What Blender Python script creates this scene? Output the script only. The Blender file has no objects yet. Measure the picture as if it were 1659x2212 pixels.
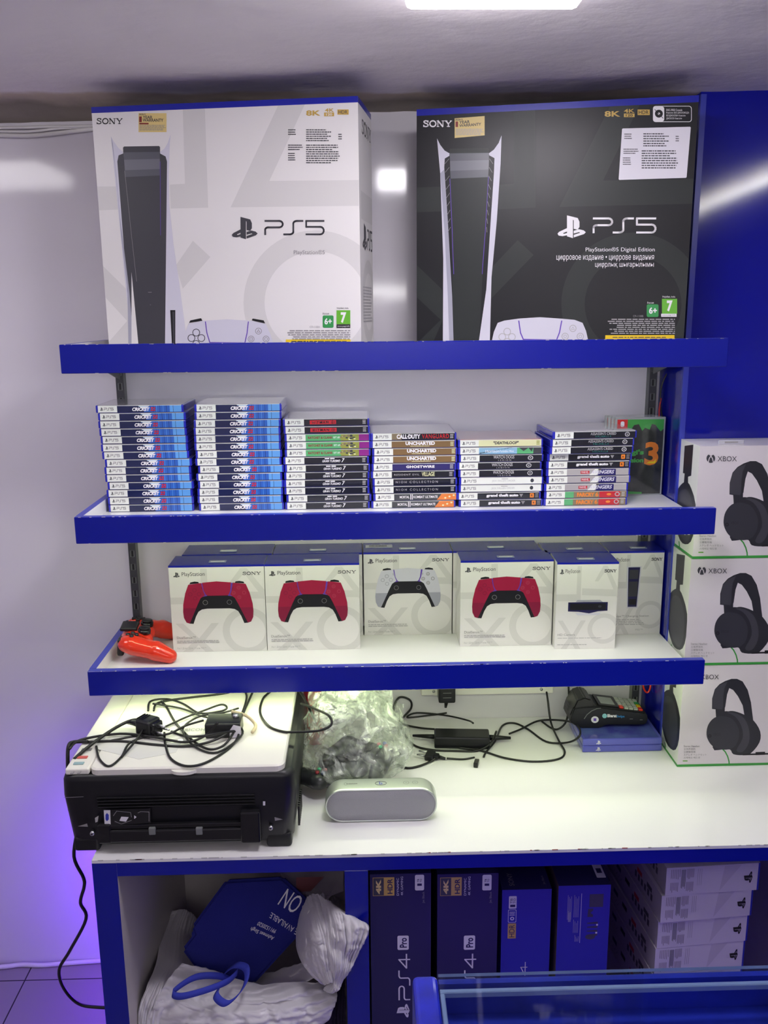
import bpy, bmesh, math, random
from mathutils import Vector, Matrix, noise
from mathutils.geometry import tessellate_polygon

# ------------------------------------------------------------------ scene, camera, light
SC = bpy.context.scene
COL = SC.collection
SC.view_settings.view_transform = 'Standard'
SC.view_settings.look = 'None'
SC.view_settings.gamma = 1
SC.view_settings.use_curve_mapping = False
SC.view_settings.exposure = -0.08

H = 1.644                      # camera height
FPX, PITCH, YAW, ROLL = 1932.87, .2206, .0247, -.0090
def cam_axes():
    cy, sy = math.cos(YAW), math.sin(YAW)
    F = Vector((sy, cy, 0)); r = Vector((cy, -sy, 0)); u = Vector((0, 0, 1))
    cp, sp = math.cos(PITCH), math.sin(PITCH)
    f2 = cp * F - sp * u; u2 = sp * F + cp * u
    cr, sr = math.cos(ROLL), math.sin(ROLL)
    return cr * r + sr * u2, -sr * r + cr * u2, f2
CR, CU, CF = cam_axes()
CAM = Vector((0, 0, H))
cd = bpy.data.cameras.new('camera'); cam = bpy.data.objects.new('camera', cd); COL.objects.link(cam)
cd.sensor_fit = 'VERTICAL'; cd.sensor_height = 36; cd.lens = 36 * FPX / 2212; cd.clip_start = .02
M4 = Matrix((CR, CU, -CF)).transposed().to_4x4(); M4.translation = CAM
cam.matrix_world = M4
SC.camera = cam

wd = bpy.data.worlds.new('world'); SC.world = wd; wd.use_nodes = True
wd.node_tree.nodes['Background'].inputs[0].default_value = (.8, .78, .85, 1)
wd.node_tree.nodes['Background'].inputs[1].default_value = .3

PANEL_POWER = 46.0             # emission strengths
TUBE_POWER = 34.0
LED_POWER = 27.0
VIOLET_POWER = 120.0

# pixel of the 1659x2212 frame -> point on a real plane
def ray(x, y): return CF + (x - 829.5) / FPX * CR - (y - 1106) / FPX * CU
def onplane(x, y, O, N):
    d = ray(x, y); t = (O - CAM).dot(N) / d.dot(N); return CAM + d * t
def aty(x, y, Y): return onplane(x, y, Vector((0, Y, 0)), Vector((0, 1, 0)))
def atz(x, y, Z): return onplane(x, y, Vector((0, 0, Z)), Vector((0, 0, 1)))
def atx(x, y, X): return onplane(x, y, Vector((X, 0, 0)), Vector((1, 0, 0)))

# ------------------------------------------------------------------ materials
MATS = {}
def mat(name, col, rough=.5, metal=0, coat=0, bump=0, bscale=60, emit=None, power=0, spec=.5, alpha=1, trans=0, ior=1.45, vary=0, vscale=8, col2=None):
    if name in MATS: return MATS[name]
    m = bpy.data.materials.new(name); m.use_nodes = True
    nt = m.node_tree; b = nt.nodes['Principled BSDF']
    b.inputs['Base Color'].default_value = (*col, 1)
    b.inputs['Roughness'].default_value = rough
    b.inputs['Metallic'].default_value = metal
    b.inputs['Coat Weight'].default_value = coat
    b.inputs['Coat Roughness'].default_value = .06
    b.inputs['Specular IOR Level'].default_value = spec
    b.inputs['Alpha'].default_value = alpha
    b.inputs['Transmission Weight'].default_value = trans
    b.inputs['IOR'].default_value = ior
    if emit:
        b.inputs['Emission Color'].default_value = (*emit, 1)
        b.inputs['Emission Strength'].default_value = power
    if bump or vary:
        tc = nt.nodes.new('ShaderNodeTexCoord')
    if bump:
        n = nt.nodes.new('ShaderNodeTexNoise'); n.inputs['Scale'].default_value = bscale; n.inputs['Detail'].default_value = 4
        bp = nt.nodes.new('ShaderNodeBump'); bp.inputs['Strength'].default_value = bump; bp.inputs['Distance'].default_value = .01
        nt.links.new(tc.outputs['Object'], n.inputs['Vector'])
        nt.links.new(n.outputs['Fac'], bp.inputs['Height']); nt.links.new(bp.outputs['Normal'], b.inputs['Normal'])
    if vary:
        n2 = nt.nodes.new('ShaderNodeTexNoise'); n2.inputs['Scale'].default_value = vscale; n2.inputs['Detail'].default_value = 5
        mx = nt.nodes.new('ShaderNodeMix'); mx.data_type = 'RGBA'
        c2 = col2 or tuple(c * (1 - vary) for c in col)
        mx.inputs['A'].default_value = (*col, 1); mx.inputs['B'].default_value = (*c2, 1)
        rp = nt.nodes.new('ShaderNodeValToRGB'); rp.color_ramp.elements[0].position = .4; rp.color_ramp.elements[1].position = .65
        nt.links.new(tc.outputs['Object'], n2.inputs['Vector']); nt.links.new(n2.outputs['Fac'], rp.inputs[0])
        nt.links.new(rp.outputs[0], mx.inputs['Factor']); nt.links.new(mx.outputs['Result'], b.inputs['Base Color'])
    MATS[name] = m
    return m

WALLW = mat('white_laminate_wall', (.71, .68, .74), rough=.09, bump=.06, bscale=3.5)
SHELFW = mat('white_laminate', (.80, .79, .80), rough=.18)
CTW = mat('white_worktop', (.80, .79, .80), rough=.07, bump=.006, bscale=6)
BLUE = mat('blue_laminate', (.004, .009, .28), rough=.22, spec=.45)
BLUEW = mat('blue_wall_sheet', (.004, .007, .30), rough=.09, bump=.06, bscale=1.6)
BLUEEDGE = mat('blue_edge_band', (.035, .05, .42), rough=.28)
BOXW = mat('carton_white', (.76, .74, .73), rough=.32)
BOXG = mat('carton_pale_grey', (.645, .63, .62), rough=.32)
BOXBLUE = mat('carton_blue', (.010, .016, .34), rough=.25)
BOXBLUE2 = mat('carton_mid_blue', (.015, .02, .34), rough=.35)
NAVY = mat('carton_dark_navy', (.014, .013, .075), rough=.4)
BOXK = mat('carton_black', (.010, .010, .013), rough=.36, spec=.35)
BOXK2 = mat('carton_charcoal', (.022, .026, .026), rough=.38, spec=.35)
INK = mat('ink_black', (.01, .01, .012), rough=.4)
INK2 = mat('ink_dark_grey', (.05, .05, .06), rough=.4)
INKG = mat('ink_grey', (.25, .24, .25), rough=.4)
INKLG = mat('ink_light_grey', (.42, .41, .42), rough=.4)
INKW = mat('ink_white', (.82, .80, .82), rough=.4)
LAV = mat('ink_pale_lavender', (.62, .61, .70), rough=.35)
LAVD = mat('ink_lavender_shade', (.36, .36, .44), rough=.35)
GOLD = mat('ink_gold', (.55, .36, .08), rough=.35)
STICKER = mat('sticker_gold', (.72, .56, .22), rough=.35)
LABELW = mat('label_white', (.74, .72, .78), rough=.35)
MAROON = mat('ink_maroon', (.22, .02, .02), rough=.4)
GREEN6 = mat('rating_green', (.03, .28, .07), rough=.4)
GREEN7 = mat('rating_lime', (.12, .42, .03), rough=.4)
YEL = mat('ink_yellow', (.80, .56, .01), rough=.4)
CTRED = mat('ink_crimson', (.34, .012, .05), rough=.35)
CTREDD = mat('ink_crimson_dark', (.24, .010, .045), rough=.35)
CTREDL = mat('ink_crimson_light', (.42, .05, .09), rough=.35)
PURP = mat('ink_violet_line', (.12, .05, .42), rough=.35)
CASEBLUE = mat('blue_case_plastic', (.02, .025, .42), rough=.12, coat=.5)
CASELB = mat('blue_case_pale', (.10, .11, .52), rough=.15, coat=.6)
SPW = mat('spine_white', (.80, .82, .76), rough=.12, coat=.6)
BLACKP = mat('black_plastic', (.007, .0075, .010), rough=.38)
BLACKG = mat('black_gloss', (.010, .010, .012), rough=.18)
RUBBER = mat('black_cable_rubber', (.010, .010, .011), rough=.38)
GREYP = mat('grey_plastic', (.16, .17, .17), rough=.45)
METAL = mat('steel', (.55, .55, .58), rough=.3, metal=1)
SILVER = mat('brushed_silver', (.62, .66, .62), rough=.32, metal=.75)
GRILLE = mat('silver_grille', (.34, .34, .37), rough=.5, metal=.4)
IVORY = mat('ivory_plastic', (.80, .78, .72), rough=.3)
WIREW = mat('white_cable', (.70, .68, .68), rough=.45)
REDP = mat('red_gloss_plastic', (.72, .035, .012), rough=.16, coat=.5)
REDP2 = mat('dark_red_plastic', (.42, .02, .02), rough=.3)
LEDM = mat('led_strip_light', (1, 1, 1), emit=(.87, 1.0, .58), power=LED_POWER)
LEDM0 = mat('led_strip_light_top', (1, 1, 1), emit=(.94, .97, .95), power=LED_POWER * 1.0)
PANELM = mat('ceiling_panel_light', (1, 1, 1), emit=(.98, .94, 1.0), power=PANEL_POWER)
TUBEM = mat('tube_light', (1, 1, 1), emit=(1, .98, .92), power=TUBE_POWER)
VIOM2 = mat('violet_led_dim', (1, 1, 1), emit=(.20, .05, 1.0), power=22)
PANELD = mat('ceiling_panel_dim', (1, 1, 1), emit=(1, .96, .98), power=10)
TUBEFILL = mat('added_fill_tube', (1, 1, 1), emit=(1, .97, .97), power=32)
VIOM = mat('violet_led_light', (1, 1, 1), emit=(.20, .03, 1.0), power=VIOLET_POWER)

# ------------------------------------------------------------------ mesh builder
class MB:
    def __init__(s): s.v = []; s.f = []; s.m = []; s.sm = []; s.mats = []
    def mi(s, m):
        if m not in s.mats: s.mats.append(m)
        return s.mats.index(m)
    def add(s, vs, fs, m, smooth=False):
        b = len(s.v); s.v += [Vector(v) for v in vs]; k = s.mi(m)
        for f in fs: s.f.append([b + i for i in f]); s.m.append(k); s.sm.append(smooth)
    def box(s, x0, x1, y0, y1, z0, z1, m, faces=None):
        vs = [(x, y, z) for z in (z0, z1) for y in (y0, y1) for x in (x0, x1)]
        fs = dict(bottom=(0, 2, 3, 1), top=(4, 5, 7, 6), front=(0, 1, 5, 4), back=(2, 6, 7, 3), left=(0, 4, 6, 2), right=(1, 3, 7, 5))
        for k, f in fs.items():
            s.add(vs, [f], (faces or {}).get(k, m))
    def bbox(s, x0, x1, y0, y1, z0, z1, m, r=.003, seg=2, T=None):
        bm = bmesh.new(); bmesh.ops.create_cube(bm, size=1)
        for v in bm.verts: v.co = Vector(((x0 + x1) / 2 + v.co.x * (x1 - x0), (y0 + y1) / 2 + v.co.y * (y1 - y0), (z0 + z1) / 2 + v.co.z * (z1 - z0)))
        bmesh.ops.bevel(bm, geom=bm.edges[:], offset=r, segments=seg, affect='EDGES', profile=.5)
        s.frombm(bm, m, T)
    def frombm(s, bm, m, T=None, smooth=False):
        bm.verts.index_update()
        vs = [(T @ v.co if T else v.co.copy()) for v in bm.verts]
        s.add(vs, [[v.index for v in f.verts] for f in bm.faces], m, smooth); bm.free()
    def prism(s, pts, a, b, m, axis='y', m_side=None, T=None):
        """polygon in 2D extruded along an axis from a to b"""
        def P(p, t):
            q = {'y': (p[0], t, p[1]), 'x': (t, p[0], p[1]), 'z': (p[0], p[1], t)}[axis]
            return T @ Vector(q) if T else Vector(q)
        n = len(pts); tris = tessellate_polygon([[Vector((p[0], p[1], 0)) for p in pts]])
        s.add([P(p, a) for p in pts], tris, m); s.add([P(p, b) for p in pts], [t[::-1] for t in tris], m)
        s.add([P(p, a) for p in pts] + [P(p, b) for p in pts], [(i, (i + 1) % n, n + (i + 1) % n, n + i) for i in range(n)], m_side or m)
    def tube(s, pts, r, m, seg=8, rr=None, cap=True):
        pts = [Vector(p) for p in pts]; n = len(pts); b = []
        up = None
        for i, p in enumerate(pts):
            t = (pts[min(i + 1, n - 1)] - pts[max(i - 1, 0)]).normalized()
            if up is None: up = t.orthogonal().normalized()
            up = (up - t * up.dot(t));
            up = up.normalized() if up.length > 1e-6 else t.orthogonal().normalized()
            w = t.cross(up); q = rr[i] if rr else r
            b += [p + (up * math.cos(a) + w * math.sin(a)) * q for a in [2 * math.pi * k / seg for k in range(seg)]]
        fs = [(i * seg + k, i * seg + (k + 1) % seg, (i + 1) * seg + (k + 1) % seg, (i + 1) * seg + k) for i in range(n - 1) for k in range(seg)]
        if cap: fs += [tuple(range(seg))[::-1], tuple((n - 1) * seg + k for k in range(seg))]
        s.add(b, fs, m, True)
    def cyl(s, p, q, r, m, seg=20, r2=None):
        s.tube([p, q], r, m, seg, rr=[r, r if r2 is None else r2])
    def grid(s, rows, m, smooth=True, closed=False):
        nr, nc = len(rows), len(rows[0]); vs = [v for r_ in rows for v in r_]
        fs = [(i * nc + j, i * nc + (j + 1) % nc, (i + 1) * nc + (j + 1) % nc, (i + 1) * nc + j) for i in range(nr - 1) for j in range(nc if closed else nc - 1)]
        s.add(vs, fs, m, smooth)
    def build(s, name, parent=None, loc=(0, 0, 0), rz=0, origin=None):
        me = bpy.data.meshes.new(name)
        o_ = Vector(origin) if origin is not None else None
        me.from_pydata([(v - o_) if o_ is not None else v for v in s.v], [], s.f)
        for m in s.mats: me.materials.append(m)
        me.polygons.foreach_set('material_index', s.m); me.polygons.foreach_set('use_smooth', s.sm); me.update()
        o = bpy.data.objects.new(name, me); COL.objects.link(o)
        o.location = o_ if o_ is not None else loc; o.rotation_euler = (0, 0, rz)
        if parent: o.parent = parent
        return o

def tag(o, label, cat, group=None, kind=None):
    o['label'] = label; o['category'] = cat
    if group: o['group'] = group
    if kind: o['kind'] = kind
    return o
def struct(o): o['kind'] = 'structure'; return o
def empty(name, loc, label, cat, group=None, rz=0):
    o = bpy.data.objects.new(name, None); COL.objects.link(o); o.location = loc; o.rotation_euler = (0, 0, rz); o.empty_display_size = .02
    return tag(o, label, cat, group)
def copy_tree(o, loc, label, rz=None):
    r = o.copy(); COL.objects.link(r); r.location = loc; r['label'] = label
    if rz is not None: r.rotation_euler = (0, 0, rz)
    for ch in o.children:
        c = ch.copy(); COL.objects.link(c); c.parent = r
        for g in ch.children:
            d = g.copy(); COL.objects.link(d); d.parent = c
    return r

# ------------------------------------------------------------------ lettering
TCACHE = {}
def text2d(body, bold=0, shear=0, spacing=1):
    key = (body, bold, shear, spacing)
    if key in TCACHE: return TCACHE[key]
    cu = bpy.data.curves.new('lettering', 'FONT'); cu.body = body; cu.offset = bold; cu.shear = shear; cu.space_character = spacing
    cu.resolution_u = 3; cu.dimensions = '2D'; cu.fill_mode = 'FRONT'
    o = bpy.data.objects.new('lettering', cu); me = o.to_mesh()
    vs = [(v.co.x, v.co.y) for v in me.vertices]; fs = [tuple(p.vertices) for p in me.polygons]
    o.to_mesh_clear(); bpy.data.objects.remove(o); bpy.data.curves.remove(cu)
    x0 = min(v[0] for v in vs); x1 = max(v[0] for v in vs); y0 = min(v[1] for v in vs); y1 = max(v[1] for v in vs)
    TCACHE[key] = ([((x - x0) / (x1 - x0), (y - y0) / (y1 - y0)) for x, y in vs], fs)
    return TCACHE[key]

def smoothpts(pts, n=6, closed=False):
    P = [Vector(p) for p in pts]; out = []; N = len(P)
    rng = range(N if closed else N - 1)
    for i in rng:
        p0, p1, p2, p3 = (P[(i - 1) % N] if (closed or i) else P[0]), P[i], P[(i + 1) % N], (P[(i + 2) % N] if (closed or i + 2 < N) else P[-1])
        for k in range(n):
            t = k / n; out.append(.5 * ((2 * p1) + (p2 - p0) * t + (2 * p0 - 5 * p1 + 4 * p2 - p3) * t * t + (3 * p1 - p0 - 3 * p2 + p3) * t ** 3))
    if not closed: out.append(P[-1])
    return out

PSP = [[(50, 0), (104, 14), (113, 34), (113, 62), (104, 76), (84, 72), (84, 26), (80, 23), (80, 122), (50, 112)],
       [(50, 68), (10, 88), (2, 98), (8, 108), (28, 111), (50, 106), (50, 94), (34, 99), (30, 95), (50, 86)],
       [(84, 82), (110, 74), (134, 80), (145, 90), (136, 100), (84, 118), (84, 104), (116, 93), (112, 89), (84, 97)]]
def strokeglyph(name):
    """polyline strokes in a 0..1 box (x right, y up) for the wide thin console lettering"""
    c = lambda cx, cy, rx, ry, a0, a1, n=7: [(cx + rx * math.cos(math.radians(a0 + (a1 - a0) * i / n)), cy + ry * math.sin(math.radians(a0 + (a1 - a0) * i / n))) for i in range(n + 1)]
    return {'P': [[(0, 1), (.8, 1)] + c(.8, .76, .2, .24, 90, -90) + [(.18, .52)] + c(.18, .34, .18, .18, 90, 180) + [(0, 0)]],
            'S': [[(0, 0), (.30, 0)] + c(.30, .2, .2, .2, -90, 0) + [(.5, .8)] + c(.7, .8, .2, .2, 180, 90) + [(1, 1)]],
            '5': [[(1, 1), (0, 1), (0, .56), (.8, .56)] + c(.8, .28, .2, .28, 90, -90) + [(0, 0)]],
            '4': [[(.62, 0), (.62, 1), (0, .3), (1, .3)]]}[name]

class Face:
    """flat printing on a plane: O origin, U right, V up, N outward; coordinates in metres"""
    def __init__(s, mb, O, U, V, w, h, step=.00012):
        s.mb = mb; s.O = Vector(O); s.U = Vector(U).normalized(); s.V = Vector(V).normalized(); s.N = s.U.cross(s.V).normalized()
        s.w = w; s.h = h; s.l = 0; s.mi = 0; s.step = step; s.px = None; s.T = None
    def frompx(s, O=None, U=None, sx=1, ox=0, oy=0, PO=None):
        """take coordinates as pixels of a crop (scale sx, origin ox, oy), hit against the world plane"""
        s.WO = Vector(O) if O is not None else s.O; s.WU = Vector(U).normalized() if U is not None else s.U
        s.px = (sx, ox, oy); return s
    def c(s, p):
        if s.px:
            sx, ox, oy = s.px; N = s.WU.cross(Vector((0, 0, 1))) if s.V.z > .9 else s.N
            q = onplane(p[0] / sx + ox, p[1] / sx + oy, s.WO, N) - s.WO
            return (q.dot(s.WU), q.dot(s.V))
        if s.T: return s.T(p)
        return p
    def lay(s): s.l += 1; s.mi = 0; return s
    def _clip(s, P):
        for ax, lim, sg in ((0, 0, 1), (0, s.w, -1), (1, 0, 1), (1, s.h, -1)):
            out = []
            for i in range(len(P)):
                a, b = P[i - 1], P[i]; ia = (a[ax] - lim) * sg >= 0; ib = (b[ax] - lim) * sg >= 0
                if ia != ib:
                    t = (lim - a[ax]) / (b[ax] - a[ax]); out.append((a[0] + (b[0] - a[0]) * t, a[1] + (b[1] - a[1]) * t))
                if ib: out.append(b)
            P = out
            if not P: return P
        return P
    def at(s, u, v): return s.O + s.U * u + s.V * v + s.N * (s.l * s.step + min(s.mi * 1.6e-6, s.step * .8))
    def raw(s, P, m, clip=True):
        if clip: P = s._clip(P)
        if len(P) < 3: return s
        tr = tessellate_polygon([[Vector((p[0], p[1], 0)) for p in P]])
        s.mi += 1
        s.mb.add([s.at(*p) for p in P], [t for t in tr], m); return s
    def poly(s, pts, m, smooth=0):
        P = [s.c(p) for p in pts]
        if smooth: P = [(v.x, v.y) for v in smoothpts([(p[0], p[1], 0) for p in P], smooth, True)]
        return s.raw(P, m)
    def rect(s, a, b, m): return s.poly([a, (b[0], a[1]), b, (a[0], b[1])], m)
    def rrect(s, a, b, r, m):
        x0, x1 = sorted((a[0], b[0])); y0, y1 = sorted((a[1], b[1]))
        P = []
        for cx, cy, a0 in ((x1 - r, y1 - r, 0), (x0 + r, y1 - r, 90), (x0 + r, y0 + r, 180), (x1 - r, y0 + r, 270)):
            P += [(cx + r * math.cos(math.radians(a0 + k * 22.5)), cy + r * math.sin(math.radians(a0 + k * 22.5))) for k in range(5)]
        return s.poly(P, m)
    def ell(s, cx, cy, rx, ry, m, n=28, rot=0):
        cr, sr = math.cos(rot), math.sin(rot)
        return s.poly([(cx + rx * math.cos(a) * cr - ry * math.sin(a) * sr, cy + rx * math.cos(a) * sr + ry * math.sin(a) * cr) for a in [2 * math.pi * k / n for k in range(n)]], m)
    def ring(s, cx, cy, r0, r1, m, a0=0, a1=360, n=40, ry=1):
        for k in range(n):
            a, b = [math.radians(a0 + (a1 - a0) * t / n) for t in (k, k + 1)]
            s.poly([(cx + r * math.cos(t), cy + ry * r * math.sin(t)) for r, t in ((r0, a), (r1, a), (r1, b), (r0, b))], m)
        return s
    def stroke(s, pts, w, m, closed=False):
        P = [Vector(s.c(p)) for p in pts]
        if s.px or s.T: w = w * s.unit(pts[0])
        if closed: P.append(P[0])
        for a, b in zip(P, P[1:]):
            d = b - a
            if d.length < 1e-7: continue
            d.normalize(); n = Vector((-d.y, d.x)) * w / 2; e = d * w * .35
            s.raw([tuple(a - e + n), tuple(a - e - n), tuple(b + e - n), tuple(b + e + n)], m)
        return s
    def unit(s, p):
        a = Vector(s.c(p)); b = Vector(s.c((p[0] + 1, p[1]))); return (b - a).length
    def text(s, body, bl, wpt, hpt, m, bold=0, shear=0, spacing=1):
        """bl bottom-left, wpt bottom-right, hpt top-left corner of the lettering's bounding box"""
        A, B, Cc = Vector(s.c(bl)), Vector(s.c(wpt)), Vector(s.c(hpt))
        vs, fs = text2d(body, bold, shear, spacing)
        P = [A + (B - A) * x + (Cc - A) * y for x, y in vs]
        s.mb.add([s.at(*p) for p in P], fs, m); return s
    def tx(s, body, x0, y0, x1, y1, m, **k):
        """axis-aligned box: (x0,y0) bottom-left, (x1,y1) top-right"""
        return s.text(body, (x0, y0), (x1, y0), (x0, y1), m, **k)
    def lines(s, x0, y0, x1, y1, n, m, seed=1, ragged=.3, hgt=.45, right=False, gap=.18):
        """rows of unreadably fine print"""
        rd = random.Random(seed)
        for i in range(n):
            yy = y0 + (y1 - y0) * (i + .5) / n; hh = abs(y1 - y0) / n * hgt / 2
            w = (x1 - x0) * (1 - rd.random() * ragged); x = x1 - w if right else x0; e = x + w
            while x < e:
                L = abs(x1 - x0) * rd.uniform(.03, .12); xe = min(e, x + L)
                s.rect((x, yy - hh), (xe, yy + hh), m); x = xe + abs(x1 - x0) * gap * .08
        return s
    def pslogo(s, x0, y0, x1, y1, m):
        """x0,y0 bottom-left x1,y1 top-right"""
        for P in PSP: s.poly([(x0 + p[0] / 146 * (x1 - x0), y1 + p[1] / 122 * (y0 - y1)) for p in P], m)
        return s
    def sony(s, x0, y0, x1, y1, m, t=.16):
        """slab-serif wordmark"""
        W, Hh = x1 - x0, y1 - y0
        def Q(x, y): return (x0 + x * W, y0 + y * Hh)
        def L(pts, tt=1): s.stroke([Q(*p) for p in pts], abs(Hh) * t * tt, m)
        sp = [(.155, .80), (.14, .93), (.08, .97), (.03, .90), (.02, .76), (.05, .62), (.12, .50), (.165, .36), (.165, .18), (.12, .05), (.06, .04), (.02, .16)]
        L(sp); L([(.165, .97), (.165, .72)], .8); L([(.01, .03), (.01, .28)], .8)
        cx, cy, rx, ry = .335, .5, .105, .46
        L([(cx + rx * math.cos(a), cy + ry * math.sin(a)) for a in [k * math.pi / 10 for k in range(21)]], 1.15)
        L([(.51, .04), (.51, .96)], .7); L([(.515, .96), (.68, .05)], 1.3); L([(.69, .96), (.69, .04)], .7)
        for a, b, y in ((.475, .55, .05), (.475, .53, .95), (.65, .73, .95)): L([(a, y), (b, y)], .6)
        L([(.79, .95), (.88, .48)], 1.2); L([(.98, .95), (.88, .48)], .8); L([(.88, .5), (.88, .05)], 1.1)
        for a, b, y in ((.75, .84, .95), (.94, 1.0, .95), (.83, .93, .05)): L([(a, y), (b, y)], .6)
        return s
    def ps5(s, x0, y0, x1, y1, m, t=.13, last='5', rot=None):
        W = x1 - x0; Hh = y1 - y0
        for ch, a, b in (('P', 0, .30), ('S', .32, .64), (last, .70, 1.0)):
            for st in strokeglyph(ch):
                P = [(x0 + (a + (b - a) * x) * W, y0 + y * Hh) for x, y in st]
                if rot: P = [rot(p) for p in P]
                s.stroke(P, abs(Hh) * t, m)
        return s

# controller drawing traced in its own units: centre 0, total width 1
def ctl(pts): return [((x - 1213) / 550, (525 - y) / 550) for x, y in pts]
CT_L = ctl([(990, 378), (1090, 366), (1098, 400), (1115, 465), (1080, 490), (1055, 540), (1020, 620), (985, 697), (960, 688), (942, 650), (938, 600), (942, 540), (962, 450)])
CT_PAD = ctl([(1098, 364), (1210, 354), (1322, 364), (1314, 430), (1302, 460), (1290, 470), (1136, 470), (1122, 460), (1108, 430)])
CT_BLK = ctl([(1113, 468), (1313, 468), (1350, 490), (1374, 540), (1410, 620), (1444, 697), (1412, 700), (1390, 640), (1368, 600), (1340, 582), (1300, 576), (1126, 576), (1086, 582), (1058, 600), (1036, 640), (1014, 700), (982, 697), (1016, 620), (1052, 540), (1078, 490)])
CT_TR = ctl([(1000, 374), (1006, 360), (1040, 353), (1068, 357), (1074, 368)])
def mir(P): return [(-x, y) for x, y in P]
def draw_controller(F, cx, cy, w, body, bodyd, bodyl, line, black=None, half=False):
    """cx, cy, w in the face's units"""
    black = black or INK2
    Tr = lambda P: [(cx + x * w, cy + y * w) for x, y in P]
    F.lay(); F.poly(Tr(CT_TR), INK); F.poly(Tr(mir(CT_TR)), INK)
    F.lay(); F.poly(Tr(CT_BLK), black)
    F.lay(); U_ = ctl([(1080, 370), (1108, 366), (1132, 472), (1100, 478)]); F.poly(Tr(U_), line); F.poly(Tr(mir(U_)), line)
    F.lay(); F.poly(Tr(CT_L), body); F.poly(Tr(mir(CT_L)), body); F.poly(Tr(CT_PAD), body)
    F.lay()
    for s_ in (1, -1):
        low = [(x * s_, y) for x, y in ctl([(941, 570), (1042, 570), (1020, 620), (985, 697), (960, 688), (942, 650), (938, 600)])]
        F.poly(Tr(low), bodyd)
        F.stroke(Tr([(x * s_, y) for x, y in ctl([(1094, 380), (1104, 430), (1118, 466)])]), .006 * w if not F.px else .006 * w, line)
    F.stroke(Tr(ctl([(1136, 473), (1290, 473)])), .006 * w, INK)
    F.lay()
    for px, py in ((1036, 423), (1002, 456), (1070, 455), (1038, 489)):
        (x, y), = Tr(ctl([(px, py)])); F.ring(x, y, .022 * w, .030 * w, bodyd if body is CTRED else bodyd, n=12)
    for px, py in ((1380, 408), (1340, 449), (1421, 449), (1382, 486)):
        (x, y), = Tr(ctl([(px, py)])); F.ring(x, y, .020 * w, .028 * w, bodyl, n=12)
    (x, y), = Tr(ctl([(1380, 408)])); F.stroke([(x - .012 * w, y - .008 * w), (x + .012 * w, y - .008 * w), (x, y + .013 * w)], .004 * w, bodyl, True)
    (x, y), = Tr(ctl([(1340, 449)])); F.stroke([(x - .01 * w, y - .01 * w), (x + .01 * w, y - .01 * w), (x + .01 * w, y + .01 * w), (x - .01 * w, y + .01 * w)], .004 * w, bodyl, True)
    (x, y), = Tr(ctl([(1382, 486)])); F.stroke([(x - .01 * w, y - .01 * w), (x + .01 * w, y + .01 * w)], .004 * w, bodyl); F.stroke([(x - .01 * w, y + .01 * w), (x + .01 * w, y - .01 * w)], .004 * w, bodyl)
    for px in (1115, 1303):
        (x, y), = Tr(ctl([(px, 525)])); F.ring(x, y, .045 * w, .058 * w, INK, n=20); F.ring(x, y, .030 * w, .036 * w, INKG if black is not INK2 else GREYP, n=20)
    for s_ in (1, -1):
        (x, y), = Tr([(s_ * .225, .215)]); F.stroke([(x, y + .014 * w), (x - s_ * .004 * w, y - .014 * w)], .012 * w, bodyd)

# ------------------------------------------------------------------ layout constants
D = 1.695          # front of the three shelves
WY = 2.035         # back wall
S1, S2, S3 = H - .082, H - .409, H - .726      # shelf tops
CZ = H - .980      # worktop
CY = 1.478         # worktop front
PX = .680          # left edge of the projecting blue panel
PY = 1.885         # its front
CEIL = H + .412

# ------------------------------------------------------------------ room
def plane_obj(name, rows, m): b = MB(); b.grid(rows, m, smooth=False); return struct(b.build(name))
def lerp(a, b, t): return a + (b - a) * t
b = MB(); b.box(-2.6, PX, WY, WY + .1, 0, CEIL + .1, WALLW); struct(b.build('wall_back'))
b = MB(); b.box(PX, 2.6, PY, WY + .1, 0, CEIL + .02, BLUEW)
struct(b.build('wall_right_panel'))
b = MB(); b.box(PX - .0012, PX + .010, PY - .003, PY + .004, CZ, CEIL, BLUEEDGE); struct(b.build('trim_1'))
sidew = mat('room_wall_paint', (.80, .77, .82), rough=.6)
for nm, a in (('wall_left', (-2.7, -2.6, -2.6, WY)), ('wall_right', (2.6, 2.7, -2.6, WY)), ('wall_front', (-2.6, 2.6, -2.7, -2.6))):
    b = MB(); b.box(a[0], a[1], a[2], a[3], 0, CEIL + .1, sidew); struct(b.build(nm))

# tiled floor
fm = mat('floor_tile', (.62, .56, .60), rough=.25)
nt = fm.node_tree; bs = nt.nodes['Principled BSDF']
tc = nt.nodes.new('ShaderNodeTexCoord'); br = nt.nodes.new('ShaderNodeTexBrick'); br.offset = 0
br.inputs['Scale'].default_value = 1; br.inputs['Brick Width'].default_value = .60; br.inputs['Row Height'].default_value = .60
br.inputs['Mortar Size'].default_value = .0018; br.inputs['Mortar Smooth'].default_value = .1
br.inputs['Color1'].default_value = (.27, .235, .255, 1); br.inputs['Color2'].default_value = (.25, .22, .24, 1); br.inputs['Mortar'].default_value = (.03, .025, .035, 1)
mp = nt.nodes.new('ShaderNodeMapping'); mp.inputs['Location'].default_value = (.871, -.174, 0)
nt.links.new(tc.outputs['Object'], mp.inputs[0]); nt.links.new(mp.outputs[0], br.inputs['Vector']); nt.links.new(br.outputs['Color'], bs.inputs['Base Color'])
b = MB(); b.box(-2.7, 2.7, -2.7, WY + .1, -.05, 0, fm); struct(b.build('floor'))

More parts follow.
